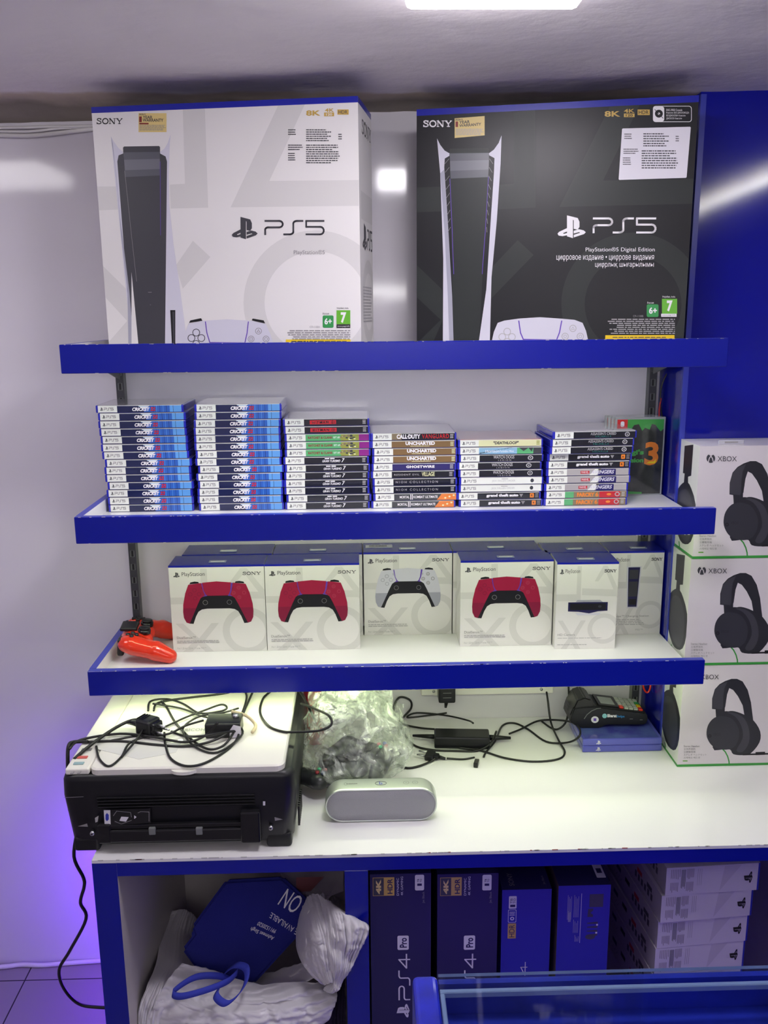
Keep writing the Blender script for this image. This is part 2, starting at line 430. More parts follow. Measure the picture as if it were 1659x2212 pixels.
# rough plastered ceiling with a broken cove at the back left
cm = mat('ceiling_plaster', (.62, .58, .57), rough=.75, bump=.22, bscale=22)
nt = cm.node_tree; bs = nt.nodes['Principled BSDF']; bs.inputs['Base Color'].default_value = (.6, .56, .56, 1)
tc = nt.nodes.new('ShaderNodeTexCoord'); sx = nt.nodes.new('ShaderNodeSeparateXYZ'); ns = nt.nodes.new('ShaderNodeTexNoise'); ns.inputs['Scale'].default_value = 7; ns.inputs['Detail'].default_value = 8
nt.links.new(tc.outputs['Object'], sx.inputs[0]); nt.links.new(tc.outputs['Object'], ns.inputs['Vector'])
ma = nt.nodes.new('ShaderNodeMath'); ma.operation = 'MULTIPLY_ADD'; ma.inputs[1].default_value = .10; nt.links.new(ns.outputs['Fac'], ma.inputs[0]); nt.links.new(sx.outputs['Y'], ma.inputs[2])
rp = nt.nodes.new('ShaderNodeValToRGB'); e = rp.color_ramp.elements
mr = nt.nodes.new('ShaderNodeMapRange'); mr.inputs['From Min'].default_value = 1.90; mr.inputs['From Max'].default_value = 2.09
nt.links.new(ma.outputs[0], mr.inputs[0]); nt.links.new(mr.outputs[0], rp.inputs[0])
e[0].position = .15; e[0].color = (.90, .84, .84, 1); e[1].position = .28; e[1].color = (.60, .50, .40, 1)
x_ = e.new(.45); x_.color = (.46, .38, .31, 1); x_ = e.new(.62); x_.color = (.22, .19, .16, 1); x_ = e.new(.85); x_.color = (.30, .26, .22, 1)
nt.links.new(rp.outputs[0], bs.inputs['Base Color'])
ys = [-2.7, -1, 0, .6] + [.9 + .02 * i for i in range(int((WY - .9) / .02) + 1)] + [WY + .01]
xs = [-2.7, -1.8, -1.2] + [-.95 + .03 * i for i in range(66)] + [1.3, 2, 2.7]
rows = []
for y in ys:
    row = []
    for x in xs:
        cove = max(0, (y - 1.945) / .09)
        lft = min(1, max(0, (.35 - x) / 1.1))
        z = CEIL + .006 - lft * .026 * cove + .0035 * noise.noise(Vector((x * 6, y * 6, 0))) * (1 if y > .7 else 0)
        z += .004 * noise.noise(Vector((x * 25, y * 25, 3))) * min(1, cove * 1.5)
        row.append(Vector((x, y, z)))
    rows.append(row)
b = MB(); b.grid(rows, cm); struct(b.build('ceiling'))
b = MB(); b.box(-2.7, 2.7, -2.7, WY + .1, CEIL + .05, CEIL + .12, cm); struct(b.build('ceiling_slab'))

# square ceiling light panels
def panel(x0, y1, label, w=.245, fr=.025, h=None, pm=None):
    b = MB(); z = CEIL - .004; h = h or w
    t = empty('ceiling_light', (x0 + w / 2, y1 - h / 2, z), label, 'ceiling light', 'ceiling light panels')
    for a in ((x0 - fr, x0, y1 - h - fr, y1 + fr), (x0 + w, x0 + w + fr, y1 - h - fr, y1 + fr), (x0, x0 + w, y1, y1 + fr), (x0, x0 + w, y1 - h - fr, y1 - h)):
        b.box(*a, z, z + .012, IVORY)
    o = b.build('frame', t, origin=t.location); o.location = (0, 0, 0)
    b = MB(); b.bbox(x0, x0 + w, y1 - h, y1, z - .032, z + .01, pm or PANELM, r=.008, seg=2)
    o = b.build('diffuser', t, origin=t.location); o.location = (0, 0, 0)
panel(.064, 1.262, 'square lit ceiling panel above the black console carton', w=.222)
panel(-1.38, 1.43, 'long lit ceiling panel mirrored in the left wall', w=.50, h=.30, pm=PANELD)
b = MB(); b.tube([(1.265, 1.05, CEIL - .02), (1.42, -.45, CEIL - .02)], .013, TUBEM, 12)
tag(b.build('tube_light'), 'long white ceiling tube light mirrored in the blue wall', 'tube light')
for k, (x, y) in enumerate(((-.9, -.9), (-.4, -1.9))):  # unseen fill tubes added behind the camera to brighten the ceiling
    b = MB(); b.tube([(x, y, CEIL - .30), (x + 1.3, y, CEIL - .30)], .014, TUBEFILL, 12)
    tag(b.build('tube_light'), ('unseen fill tube added behind the camera, nearer one', 'unseen fill tube added behind the camera, farther one')[k], 'tube light')

# bundled cables under the ceiling at the left
def cableobj(name, pts, r, m, label, cat='cable', group=None, parent=None, seg=8, n=6):
    b = MB(); b.tube(smoothpts(pts, n), r, m, seg); o = b.build(name, parent)
    if label: tag(o, label, cat, group)
    return o
yw = WY - .012
for k, (pp, r, lb) in enumerate((([(-40, 291), (60, 293), (130, 287), (200, 279), (300, 272)], .0045, 'thick off-white cable, lowest of the three along the wall top'),
                 ([(-40, 283), (60, 284), (130, 277), (200, 274), (300, 268)], .0028, 'thin off-white cable between two others along the wall top'),
                 ([(-40, 277), (60, 275), (120, 273), (200, 272), (300, 266)], .0028, 'thin cable tucked highest under the stained ceiling edge'))):
    cableobj('ceiling_cable', [aty(x, y, WY - .008 - .003 * k) for x, y in pp], r, WIREW, lb, 'cable', 'cables along the wall top')
# white cable on the floor along the wall
cableobj('floor_cable', [atz(x, y, .006) for x, y in ((-160, 2100), (0, 2089), (45, 2084), (90, 2085), (140, 2081), (209, 2076), (300, 2070))], .006, WIREW, 'white cable lying on the floor tiles along the wall')

# ------------------------------------------------------------------ shelves
def shelf(zt, label, led, zr=0):
    zb = zt + .027
    t = empty('display_shelf', (0, D, zb), label, 'shelf', 'blue edged wall shelves')
    b = MB(); b.box(-.542, PX - .003, D + .015, 2.008, zt - .018, zt, SHELFW); P = b.build('board', t, origin=t.location); P.location = (0, 0, 0)
    b = MB(); b.bbox(-.556, .694, D, D + .015, zb - .053, zb, BLUE, r=.0012, seg=1)
    b.box(-.5550, .693, D + .001, D + .014, zb - .0001, zb + .0002, BLUEEDGE)
    rd = random.Random(int(zt * 1000))
    for _ in range(60):                                  # worn white chips along the edges
        x = rd.uniform(-.55, .69); w = rd.uniform(.001, .007); z = zb if rd.random() < .75 else zb - .0526
        b.box(x, x + w, D - .0003, D + .0006, z - .0005, z + .0003, BOXG)
    P = b.build('front_fascia', t, origin=t.location); P.location = (0, 0, 0)
    b = MB(); b.box(-.556, -.542, D + .0152, 2.0, zb - .053, zb, BLUE, dict(right=SHELFW, top=BLUEEDGE)); P = b.build('side_lip', t, origin=t.location); P.location = (0, 0, 0)
    b = MB(); b.box(-.53, .665, D + .022, D + .032, zt - .0215, zt - .018, led); P = b.build('led_strip', t, origin=t.location); P.location = (0, 0, 0)
    for x in (-.5335, .655):
        b = MB(); b.prism([(1.83, zt - .0185), (2.008, zt - .0185), (2.008, zt - .06)], x, x + .003, GREYP, 'x'); P = b.build('bracket', t, origin=t.location); P.location = (0, 0, 0)
    return t
shelf(S1, 'top blue-fronted shelf carrying the two large console cartons', LEDM0)
shelf(S2, 'middle blue-fronted shelf stacked with game cases', LEDM)
shelf(S3, 'lowest blue-fronted shelf holding controller cartons and a red gamepad', LEDM)

# slotted wall standards
def standard(x, label, z0, z1, w=.017):
    b = MB(); y1 = WY; y0 = 2.012
    b.box(x, x + w, y0 + .002, y1, z0, z1, GREYP)
    b.box(x, x + .003, y0, y0 + .002, z0, z1, INK2); b.box(x + w - .003, x + w, y0, y0 + .002, z0, z1, INK2)
    z = z0 + .01
    while z < z1 - .03:
        b.box(x + .003, x + w - .003, y0, y0 + .002, z + .016, z + .032, INK2)
        b.box(x + .006, x + w - .006, y0 + .0018, y0 + .0022, z + .001, z + .015, INK)
        z += .032
    tag(b.build('slotted_standard'), label, 'shelf upright', 'slotted shelf uprights')
standard(-.542, 'dark slotted metal upright on the wall at the left shelf ends', CZ + .10, S1 + .03)
standard(.650, 'dark slotted metal upright beside the projecting blue panel', CZ + .0, S1 + .03)
# red and black wires in the corner by the right upright
cableobj('red_wire', [aty(x, y, 1.99) for x, y in ((1428, 860), (1424, 890), (1426, 930))], .0018, REDP2, 'short red wire hanging beside the right upright above the game cases', 'wire')
cableobj('black_wire', [aty(x, y, 1.99) for x, y in ((1445, 800), (1432, 825), (1426, 860), (1430, 900))], .0016, BLACKP, 'thin black wire curving beside the right upright under the top shelf', 'wire')
cableobj('red_wire', [aty(x, y, 1.96) for x, y in ((1388, 1470), (1391, 1488), (1398, 1496), (1404, 1488), (1406, 1470))], .0022, REDP, 'red wire loop dangling behind the card terminal', 'wire')
cableobj('blue_wire', [aty(x, y, 1.95) for x, y in ((1409, 1470), (1409, 1490), (1413, 1496), (1416, 1488), (1416, 1470))], .0016, BLUE, 'thin blue wire loop next to the red wire loop', 'wire')

# ------------------------------------------------------------------ worktop and its open cabinet
b = MB(); b.box(-.507, 1.3, CY, WY - .002, CZ - .006, CZ, CTW)
rd = random.Random(5)
for _ in range(70):
    x = rd.uniform(-.5, .8); b.box(x, x + rd.uniform(.002, .012), CY - .0004, CY + .0012, CZ - .0008, CZ + .0002, MAROON if rd.random() < .12 else INKLG)
tag(b.build('worktop'), 'long glossy white worktop under the shelves', 'worktop')
cab = empty('open_cabinet', (.1, CY, 0), 'blue-fronted open cabinet with white inside under the worktop', 'cabinet')
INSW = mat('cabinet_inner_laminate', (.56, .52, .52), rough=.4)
def part(b, name, par):
    o = b.build(name, par, origin=par.location); o.location = (0, 0, 0); return o
b = MB(); b.box(-.507, 1.3, CY + .0003, CY + .018, CZ - .034, CZ - .0062, BLUE); part(b, 'top_rail', cab)
b = MB(); b.box(-.507, -.462, CY, WY - .002, 0, CZ - .0065, INSW, dict(front=BLUE, left=BLUE)); part(b, 'side_panel', cab)
b = MB(); b.box(.90, .945, CY, WY - .002, 0, CZ - .0345, INSW, dict(front=BLUE)); part(b, 'side_panel', cab)
b = MB(); b.box(-.043, .0005, CY, WY - .002, 0, CZ - .0345, INSW, dict(front=BLUE)); part(b, 'divider', cab)
b = MB(); b.box(-.462, .90, WY - .02, WY - .004, 0, CZ - .0065, INSW); part(b, 'back_panel', cab)
b = MB(); b.box(-.4615, .8995, CY + .01, WY - .022, .055, .07, INSW); part(b, 'bottom_shelf', cab)
b = MB(); b.box(-.4615, .8995, CY + .012, CY + .02, 0, .0545, BLUE); part(b, 'plinth', cab)
# violet LED strips: behind the cabinet's left end and along the foot of the shop counter
b = MB(); b.box(-.5125, -.508, 1.90, 1.915, .05, .50, VIOM); tag(b.build('violet_light_strip'), 'violet LED strip upright on the hidden left flank of the cabinet', 'light strip')
b = MB(); b.box(.08, .9, .905, .91, .10, .11, VIOM2); tag(b.build('violet_light_strip'), 'violet LED strip low on the back of the glass-topped counter', 'light strip')

# ------------------------------------------------------------------ console cartons on the top shelf
def frame_box(P0, P1, depth, h, name, label, cat, group, mats_, tilt=0):
    """upright carton: front-left bottom P0, front-right bottom P1, returns (mesh builder, width, U)"""
    U = (P1 - P0); U.z = 0; w = U.length; U.normalize()
    b = MB(); b.box(0, w, 0, depth, 0, h, mats_.get('all'), mats_)
    return b, w, U
def place(b, name, P0, U, parent=None):
    o = b.build(name, parent); o.location = P0; o.rotation_euler = (0, 0, math.atan2(U.y, U.x)); return o

hz = H + .3754 - S1
P0 = Vector((-.4941, 1.8048, S1)); P1 = Vector((.0025, 1.7199, S1))
P1.y = 1.723; P0.z += .0004; P1.z += .0004
b, w, U = frame_box(P0, P1, .155, hz, '', '', '', '', dict(all=BOXW, top=BOXBLUE))
F = Face(b, (0, 0, 0), (1, 0, 0), (0, 0, 1), w, hz).frompx(P0, U, 2.5136, 180, 190)
F.lay()
for P in ([(540, 100), (660, 100), (678, 650), (475, 655), (470, 525), (552, 520)], [(60, 535), (195, 535), (205, 660), (60, 665)],
          [(1065, 80), (1208, 78), (1010, 505), (1495, 500), (1495, 640), (800, 648)], [(595, 830), (690, 918), (540, 1090), (515, 1010), (505, 960)],
          [(90, 950), (237, 1095), (262, 1400), (120, 1400), (238, 1265), (100, 1115)]): F.poly(P, BOXG)
F.ring(1262, 1165, 278, 392, BOXG, 0, 360, 56)
F.lay(); F.raw([(0, hz - .0105), (w, hz - .0105), (w, hz), (0, hz)], BOXBLUE)
F.sony(73, 196, 213, 165, INK, t=.15)
F.rect((300, 137), (452, 240), STICKER)
F.poly([(150, 262), (165, 290), (190, 325), (216, 347), (216, 360), (192, 368), (185, 400), (300, 1400), (262, 1400)], LAV)
F.poly([(475, 252), (458, 300), (440, 330), (417, 347), (417, 358), (447, 372), (455, 400), (444, 1400), (570, 1400), (552, 1290), (520, 1050), (490, 850), (468, 640), (464, 480), (470, 300)], LAV)
F.lay()
F.poly([(262, 1400), (185, 400), (192, 366), (217, 356), (216, 324), (222, 318), (411, 315), (417, 321), (417, 356), (447, 372), (455, 400), (444, 1400)], INK2)
F.poly([(150, 262), (160, 300), (200, 700), (250, 1100), (275, 1400), (245, 1400), (240, 1100), (205, 800), (180, 480)], LAVD)
F.poly([(262, 1000), (300, 1400), (262, 1400)], BOXW)
F.lay()
cg = [mat('ink_column_%s' % n, c, rough=.3) for n, c in (('a', (.055, .06, .075)), ('b', (.15, .15, .18)), ('c', (.09, .095, .115)))]
F.poly([(217, 350), (415, 347), (416, 385), (222, 390)], cg[2]); F.poly([(222, 390), (416, 385), (416, 440), (226, 447)], cg[1]); F.poly([(226, 447), (416, 440), (416, 475), (229, 484)], cg[2])
F.stroke([(225, 450), (262, 800), (290, 1050)], 2, INKG); F.stroke([(418, 400), (420, 800)], 2, PURP)
F.poly([(472, 1206), (500, 1206), (500, 1400), (482, 1400)], INK); F.poly([(484, 1215), (495, 1215), (496, 1400), (488, 1400)], INK2)
F.rect((352, 1108), (372, 1111), INKG); F.rect((362, 1177), (368, 1179), INKG)
F.sony(304, 148, 340, 140, INK2, t=.2)
F.tx('1', 304, 186, 318, 155, MAROON, bold=.02); F.tx('YEAR', 323, 167, 376, 151, INK2, bold=.02); F.tx('WARRANTY', 323, 184, 435, 167, INK2, bold=.02)
F.rect((305, 190), (355, 198), MAROON); F.lines(306, 200, 448, 232, 5, INKG, 3, .1)
F.tx('8K', 1210, 151, 1288, 122, GOLD, bold=.03); F.tx('4K', 1312, 131, 1362, 111, GOLD, bold=.02); F.rect((1308, 134), (1362, 154), GOLD); F.rect((1380, 117), (1441, 145), GOLD)
F.lay(); F.tx('120', 1318, 151, 1352, 138, BOXW, bold=.02); F.tx('HDR', 1386, 140, 1434, 122, INK2, bold=.01)
F.lines(1112, 222, 1155, 258, 3, INK2, 5, .1); F.lines(1210, 222, 1360, 292, 6, INK2, 6, .35); F.lines(1112, 305, 1195, 340, 3, INK2, 7, .3); F.lines(1210, 305, 1398, 412, 9, INK2, 8, .4); F.lines(1112, 350, 1152, 397, 4, INK2, 9, .2)
F.lines(1385, 246, 1405, 283, 3, INK2, 2, .1)
F.pslogo(805, 822, 948, 700, INK2)
F.ps5(988, 795, 1306, 722, INK2, t=.13)
F.tx('PlayStation®5', 1143, 910, 1311, 880, INKG)
F.tx('CFI-1108A', 1230, 1303, 1285, 1291, INKLG)
F.rrect((1300, 1235), (1359, 1302), 8, GREEN6); F.rect((1375, 1207), (1450, 1283), GREEN7); F.rect((1375, 1284), (1450, 1303), INK)
F.lay(); F.tx('6+', 1310, 1284, 1350, 1250, INKW, bold=.03); F.tx('7', 1398, 1276, 1428, 1218, INKW, bold=.05); F.tx('www.pegi.info', 1380, 1299, 1446, 1289, INKW)
F.tx('Россия', 1300, 1230, 1334, 1220, INK2); F.tx('Україна, India', 1376, 1202, 1440, 1190, INK2)
F.lines(1105, 1312, 1450, 1368, 5, INKG, 11, .1, right=True)
F.rect((1100, 1366), (1452, 1400), YEL); F.lay(); F.lines(1130, 1370, 1445, 1396, 2, INK2, 12, .1)
# controller at the foot of the print, lower part runs off the carton
F.lay()
body = [(533, 1400), (550, 1340), (572, 1280), (650, 1264), (780, 1256), (915, 1264), (992, 1282), (1018, 1340), (1035, 1400)]
F.poly([(575, 1275), (582, 1262), (640, 1250), (648, 1264)], INK); F.poly([(915, 1262), (920, 1252), (980, 1262), (988, 1278)], INK)
F.lay(); F.poly(body, LAV)
F.lay(); F.stroke([(664, 1270), (672, 1330), (688, 1382), (878, 1384), (890, 1330), (897, 1270)], 5, PURP); F.poly([(660, 1400), (690, 1384), (880, 1384), (905, 1400)], INK)
for px, py in ((614, 1328), (588, 1358), (642, 1358), (614, 1390)): F.ring(px, py, 17, 21, INK2, n=14)
for px, py in ((952, 1320), (912, 1363), (993, 1363)): F.ring(px, py, 15, 18, INKG, n=14)
F.stroke([(944, 1326), (960, 1326), (952, 1312)], 2.5, INKG, True); F.stroke([(905, 1356), (919, 1356), (919, 1370), (905, 1370)], 2.5, INKG, True); F.ring(993, 1363, 7, 9.5, INKG, n=12)
# right side of the carton
wo = P0 + U * w; SU = Vector((-U.y, U.x, 0))
G = Face(b, (w, 0, 0), (0, 1, 0), (0, 0, 1), .155, hz)
G.lay(); G.raw([(0, hz - .0105), (.155, hz - .0105), (.155, hz), (0, hz)], BOXBLUE)
G.poly([(.02, .25), (.155, .25), (.155, .30), (.02, .30)], BOXG); G.ring(.10, .10, .055, .08, BOXG, n=30)
G.lay(); G.sony(.04, hz - .055, .15, hz - .03, INK2, t=.14); G.pslogo(.03, .195, .085, .245, INK2); G.ps5(.09, .20, .15, .235, INK2)
G.lines(.03, .06, .14, .13, 12, INKLG, 4, .2)
o = place(b, 'console_carton', P0, U)
tag(o, 'large white console carton with dark console picture on the top shelf', 'carton')

P0 = Vector((.1145, 1.8328, S1 + .0004)); P1 = Vector((.6181, 1.7238, S1 + .0004)); hz = H + .3751 - S1
b, w, U = frame_box(P0, P1, .150, hz, '', '', '', '', dict(all=BOXK, top=BOXBLUE))
F = Face(b, (0, 0, 0), (1, 0, 0), (0, 0, 1), w, hz).frompx(P0, U, 2.4397, 860, 190)
F.lay()
for P in ([(608, 130), (722, 115), (724, 630), (530, 640), (535, 510), (608, 505)], [(90, 525), (238, 520), (238, 650), (90, 655)],
          [(1120, 90), (1275, 85), (1080, 488), (1560, 478), (1560, 610), (850, 627)], [(630, 802), (714, 880), (480, 1120), (480, 960)],
          [(95, 930), (230, 1060), (245, 1200), (180, 1350), (95, 1350), (225, 1222), (95, 1100)]): F.poly(P, BOXK2)
F.ring(1238, 1140, 255, 378, BOXK2, 0, 360, 56)
F.lay(); F.raw([(0, hz - .0115), (w, hz - .0115), (w, hz), (0, hz)], BOXBLUE)
F.sony(133, 205, 283, 172, INKW, t=.17)
F.poly([(298, 160), (456, 148), (456, 250), (298, 264)], STICKER)
F.poly([(205, 266), (222, 300), (245, 330), (271, 345), (270, 358), (246, 372), (243, 420), (262, 700), (285, 1100), (293, 1360), (236, 1360), (238, 900), (222, 450), (210, 320)], LAV)
F.poly([(545, 250), (530, 290), (505, 325), (478, 345), (480, 355), (508, 370), (505, 450), (488, 700), (465, 1060), (422, 1360), (483, 1360), (492, 1000), (520, 700), (540, 400)], LAV)
F.poly([(271, 324), (276, 320), (473, 316), (478, 322), (480, 360), (455, 800), (425, 1360), (293, 1360), (285, 1000), (272, 420)], BOXK2)
F.lay()
F.poly([(222, 450), (243, 430), (262, 700), (285, 1100), (293, 1360), (270, 1360), (262, 1100), (245, 760)], LAVD)
F.poly([(272, 345), (478, 342), (479, 380), (274, 385)], cg[2]); F.poly([(274, 385), (479, 380), (477, 430), (275, 437)], cg[1]); F.poly([(275, 437), (477, 430), (475, 470), (277, 478)], cg[2])
F.stroke([(273, 480), (285, 750), (293, 980)], 3, PURP); F.stroke([(476, 470), (460, 750), (443, 980)], 3, PURP)
for k in range(9):
    y = 400 + k * 45; F.stroke([(246 + k * 2, y), (268 + k, y - 26)], 2, INKG); F.stroke([(500 - k * 4, y), (482 - k * 2, y - 26)], 2, INKG)
F.sony(302, 172, 342, 163, INK2, t=.2)
F.tx('1', 303, 206, 316, 177, MAROON, bold=.02); F.text('YEAR', (322, 190), (378, 186), (322, 174), INK2, bold=.02); F.text('WARRANTY', (322, 207), (438, 198), (322, 192), INK2, bold=.02)
F.lines(304, 214, 450, 250, 5, INKLG, 3, .1)
F.tx('8K', 1088, 152, 1171, 122, GOLD, bold=.03); F.tx('4K', 1190, 131, 1246, 111, GOLD, bold=.02); F.rect((1190, 135), (1246, 154), GOLD); F.rect((1262, 114), (1326, 143), GOLD)
F.lay(); F.tx('120', 1200, 151, 1236, 138, BOXK, bold=.02); F.tx('HDR', 1268, 138, 1320, 119, BOXK, bold=.01)
F.rrect((1343, 95), (1547, 180), 14, INKW); F.lay(); F.rrect((1346, 98), (1544, 177), 12, BOXK); F.lay(); F.rrect((1346, 98), (1402, 177), 12, INKW); F.lay()
F.ring(1374, 136, 6, 21, BOXK, n=20); F.stroke([(1352, 114), (1396, 160)], 3, BOXK)
for k, tt in enumerate(('DISC-FREE Console', 'Консоль БЕЗ ДИСКОВОДА', 'БЕЗДИСКОВА Консоль', 'ДИСКОЗ Консоль')): F.tx(tt, 1413, 122 + 15 * k, (1497, 1533, 1515, 1496)[k], 111 + 15 * k, INKW)
F.poly([(1180, 218), (1184, 214), (1538, 205), (1542, 209), (1520, 470), (1516, 474), (1166, 485), (1162, 481)], LABELW)
F.lay(); F.lines(1192, 238, 1232, 272, 3, INK2, 5, .1); F.lines(1292, 236, 1440, 312, 6, INK2, 6, .35); F.lines(1187, 318, 1270, 350, 3, INK2, 7, .3); F.lines(1283, 326, 1480, 428, 8, INK2, 8, .4); F.lines(1184, 364, 1228, 408, 4, INK2, 9, .2); F.lines(1462, 250, 1480, 285, 3, INK2, 2, .1)
F.pslogo(838, 792, 990, 672, INKW)
F.ps5(1030, 762, 1356, 688, INKW, t=.14)
F.tx('PlayStation®5 Digital Edition', 988, 868, 1352, 840, INKW)
F.tx('циφровое издание • циφрове видання', 834, 914, 1348, 882, INKW)
F.tx('циφрлық шығарылымы', 1038, 950, 1347, 922, INKW)
F.tx('CFI-1108B', 1238, 1208, 1292, 1197, INKG)
F.rrect((1310, 1140), (1372, 1207), 8, GREEN6); F.rect((1390, 1111), (1470, 1190), GREEN7); F.rect((1386, 1190), (1467, 1206), INKW)
F.lay(); F.tx('6+', 1322, 1190, 1364, 1156, INKW, bold=.03); F.tx('7', 1416, 1178, 1446, 1120, INKW, bold=.05); F.tx('www.pegi.info', 1390, 1202, 1462, 1193, INK2)
F.tx('Россия', 1313, 1137, 1347, 1127, INKW); F.tx('Україна, India', 1392, 1107, 1460, 1095, INKW)
F.lines(1100, 1214, 1458, 1298, 8, INKLG, 11, .15, right=True)
F.poly([(1092, 1303), (1456, 1302), (1456, 1345), (1090, 1345)], YEL); F.lay(); F.lines(1130, 1309, 1425, 1319, 1, INK2, 12, .1)
F.lay(); F.poly([(490, 1350), (505, 1285), (525, 1238), (560, 1226), (640, 1215), (748, 1208), (862, 1216), (930, 1222), (972, 1238), (990, 1280), (1006, 1350)], LAV)
F.lay(); F.stroke([(636, 1228), (645, 1290), (660, 1325), (835, 1328), (850, 1290), (862, 1228)], 6, PURP)
for px, py in ((575, 1284), (549, 1312), (600, 1312), (575, 1338)): F.ring(px, py, 16, 20, INKLG, n=14)
for px, py in ((921, 1267), (880, 1309), (960, 1309)): F.ring(px, py, 15, 19, INKLG, n=14)
F.stroke([(913, 1273), (929, 1273), (921, 1259)], 2.5, INKLG, True); F.ring(880, 1309, 6, 9, INKLG, n=10); F.ring(960, 1309, 6, 9, INKLG, n=10)
o = place(b, 'console_carton', P0, U)
tag(o, 'large black console carton with white side fins printed on the top shelf', 'carton')

# ------------------------------------------------------------------ game cases
CW, CD, CH = .180, .140, .0156
def case_mesh():
    b = MB(); b.bbox(-CW / 2, CW / 2, 0, CD, 0, CH, CASEBLUE, r=.0018, seg=2); return b.build('game_case')
SPINE = {}
def mk(n, c, **k): return mat('spine_' + n, c, rough=k.pop('rough', .14), coat=.6, **k)
def spine(kind, bg, draw, top):
    b = MB(); y = -.0006
    x0, x1 = -CW / 2 + .005, CW / 2 - .004
    b.box(x0, x1, y, .0004, .0010, CH - .0008, bg)
    b.box(x0, x1, .0004, CD - .004, CH - .0008, CH + .0002, top)
    F = Face(b, (x0, y, .0010), (1, 0, 0), (0, 0, 1), x1 - x0, CH - .0018, step=.00006)
    F.T = lambda p: (p[0] / 100 * F.w, p[1] / 10 * F.h)
    F.lay(); F.rect((0, 0), (23, 10), SPW)
    F.lay(); F.pslogo(2.5, 2.4, 6.3, 7.6, INK2); F.ps5(7.5, 3.4, 18.5, 6.8, INKG, t=.2)
    F.rect((0, 9.5), (100, 10), SPW)
    draw(F)
    o = b.build('cover_sleeve'); SPINE[kind] = o.data; bpy.data.objects.remove(o)
def small(F, c=INKLG, x=94):
    F.lines(x, 1.5, x + 4, 8.5, 3, c, 3, .1, hgt=.6)
nv = mk('navy', (.015, .02, .07)); cb = mk('cricket_blue', (.03, .12, .48)); cb2 = mk('cricket_pale', (.12, .35, .75)); kb = mk('black', (.014, .015, .022)); rd_ = mk('red', (.50, .02, .03)); brz = mk('bronze', (.20, .12, .05))
wh = mk('white', (.72, .72, .72)); grn = mk('green', (.10, .40, .16)); mag = mk('magenta', (.25, .02, .22)); crm = mk('cream', (.72, .72, .42)); dgr = mk('dark_grey', (.05, .055, .06)); grey = mk('mid_grey', (.20, .20, .22)); dblue = mk('deep_violet', (.03, .025, .13))
org = mk('orange', (.75, .22, .03)); olv = mk('olive', (.28, .30, .06)); teal = mk('teal', (.03, .22, .20)); silv = mk('silver', (.40, .38, .38)); sky = mk('sky', (.25, .45, .62)); flame = mk('flame', (.70, .20, .04)); khaki = mk('khaki', (.22, .17, .10))
plast = mat('cover_art_grey', (.30, .29, .31), rough=.08, coat=1, vary=.5, vscale=18, col2=(.46, .44, .46))
plastw = mat('cover_art_warm', (.42, .33, .32), rough=.08, coat=1, vary=.5, vscale=16, col2=(.45, .10, .09))
plastl = mat('cover_art_pale', (.55, .52, .54), rough=.08, coat=1, vary=.4, vscale=14)
def d_cricket(F):
    F.rect((55, 0), (100, 9.6), cb); F.lay(); F.rect((86, 0), (100, 9.6), cb2); F.poly([(48, 9.6), (62, 9.6), (57, 5), (54, 5)], SPW)
    for k in range(7): F.rect((66 + k * 4, 0), (66.4 + k * 4, 9.6), cb2 if k % 2 else nv)
    F.lay(); F.tx('CRICKET', 41, 1.6, 62, 7.0, INKW, bold=.05, shear=.2); F.tx('22', 62.5, 1.6, 69, 7.4, rd_, bold=.05, shear=.2); F.lines(49, 7.6, 61, 9, 1, cb2, 2, .1); small(F, cb2, 93)
def d_hit(F): F.rect((30, 2), (62, 8), rd_); F.lay(); F.tx('HITMAN III', 33, 3.2, 60, 6.8, kb, bold=.03, spacing=1.3); F.rect((57.4, 2), (57.9, 8), kb); small(F)
def d_rat(F):
    F.rect((23, 0), (66, 9.6), grn); F.rect((66, 0), (88, 9.6), olv); F.rect((88, 0), (100, 9.6), mag); F.lay()
    F.tx('RATCHET & CLANK', 26, 3, 56, 6.8, MAROON, bold=.04); F.tx('RIFT APART', 57, 3.4, 68, 6.4, INKW)
    rr = random.Random(3)
    for k in range(16): F.ell(rr.uniform(60, 86), rr.uniform(2, 8), rr.uniform(1, 2.6), rr.uniform(.7, 2), (khaki, crm, olv, dgr)[k % 4], 8)
    small(F, mag, 93)
def d_gt(F): F.rect((48, 7.0), (53.5, 8.6), INKW); F.rect((54.5, 7.0), (60, 8.6), INKW); F.tx('GRAN TURISMO', 45, 2.2, 67, 5.8, INKW, shear=.3, bold=.02); F.tx('7', 68.5, 1.8, 72.5, 8, INKW, shear=.3, bold=.02); small(F)
def d_cod(F): F.rect((23, 0), (35, 9.6), khaki); F.lay(); F.tx('CALL·DUTY', 29, 1.6, 58, 8.4, INKW, bold=.05); F.tx('VANGUARD', 60, 1.6, 93, 8.4, rd_, bold=.02, spacing=1.15); small(F, INKLG, 94.5)
def d_unc(F): F.tx('UNCHARTED', 40, 3.6, 76, 9, INKW, bold=.05); F.lines(46, 1, 70, 3, 1, crm, 4, .1); small(F, crm, 95)
def d_gho(F): F.lay(); F.tx('GHOSTWIRE', 40, 3.2, 75, 7.2, INKW, bold=.05, spacing=1.1); small(F)
def d_rev(F): F.tx('RESIDENT EVIL', 26, 3.4, 57, 6, INKLG, spacing=1.25); F.tx('VILLAGE', 60, 2, 76, 8.4, crm, bold=.02); small(F)
def d_nio(F): F.tx('NIOH COLLECTION', 26, 3.2, 78, 6.6, INKLG, spacing=1.5); small(F)
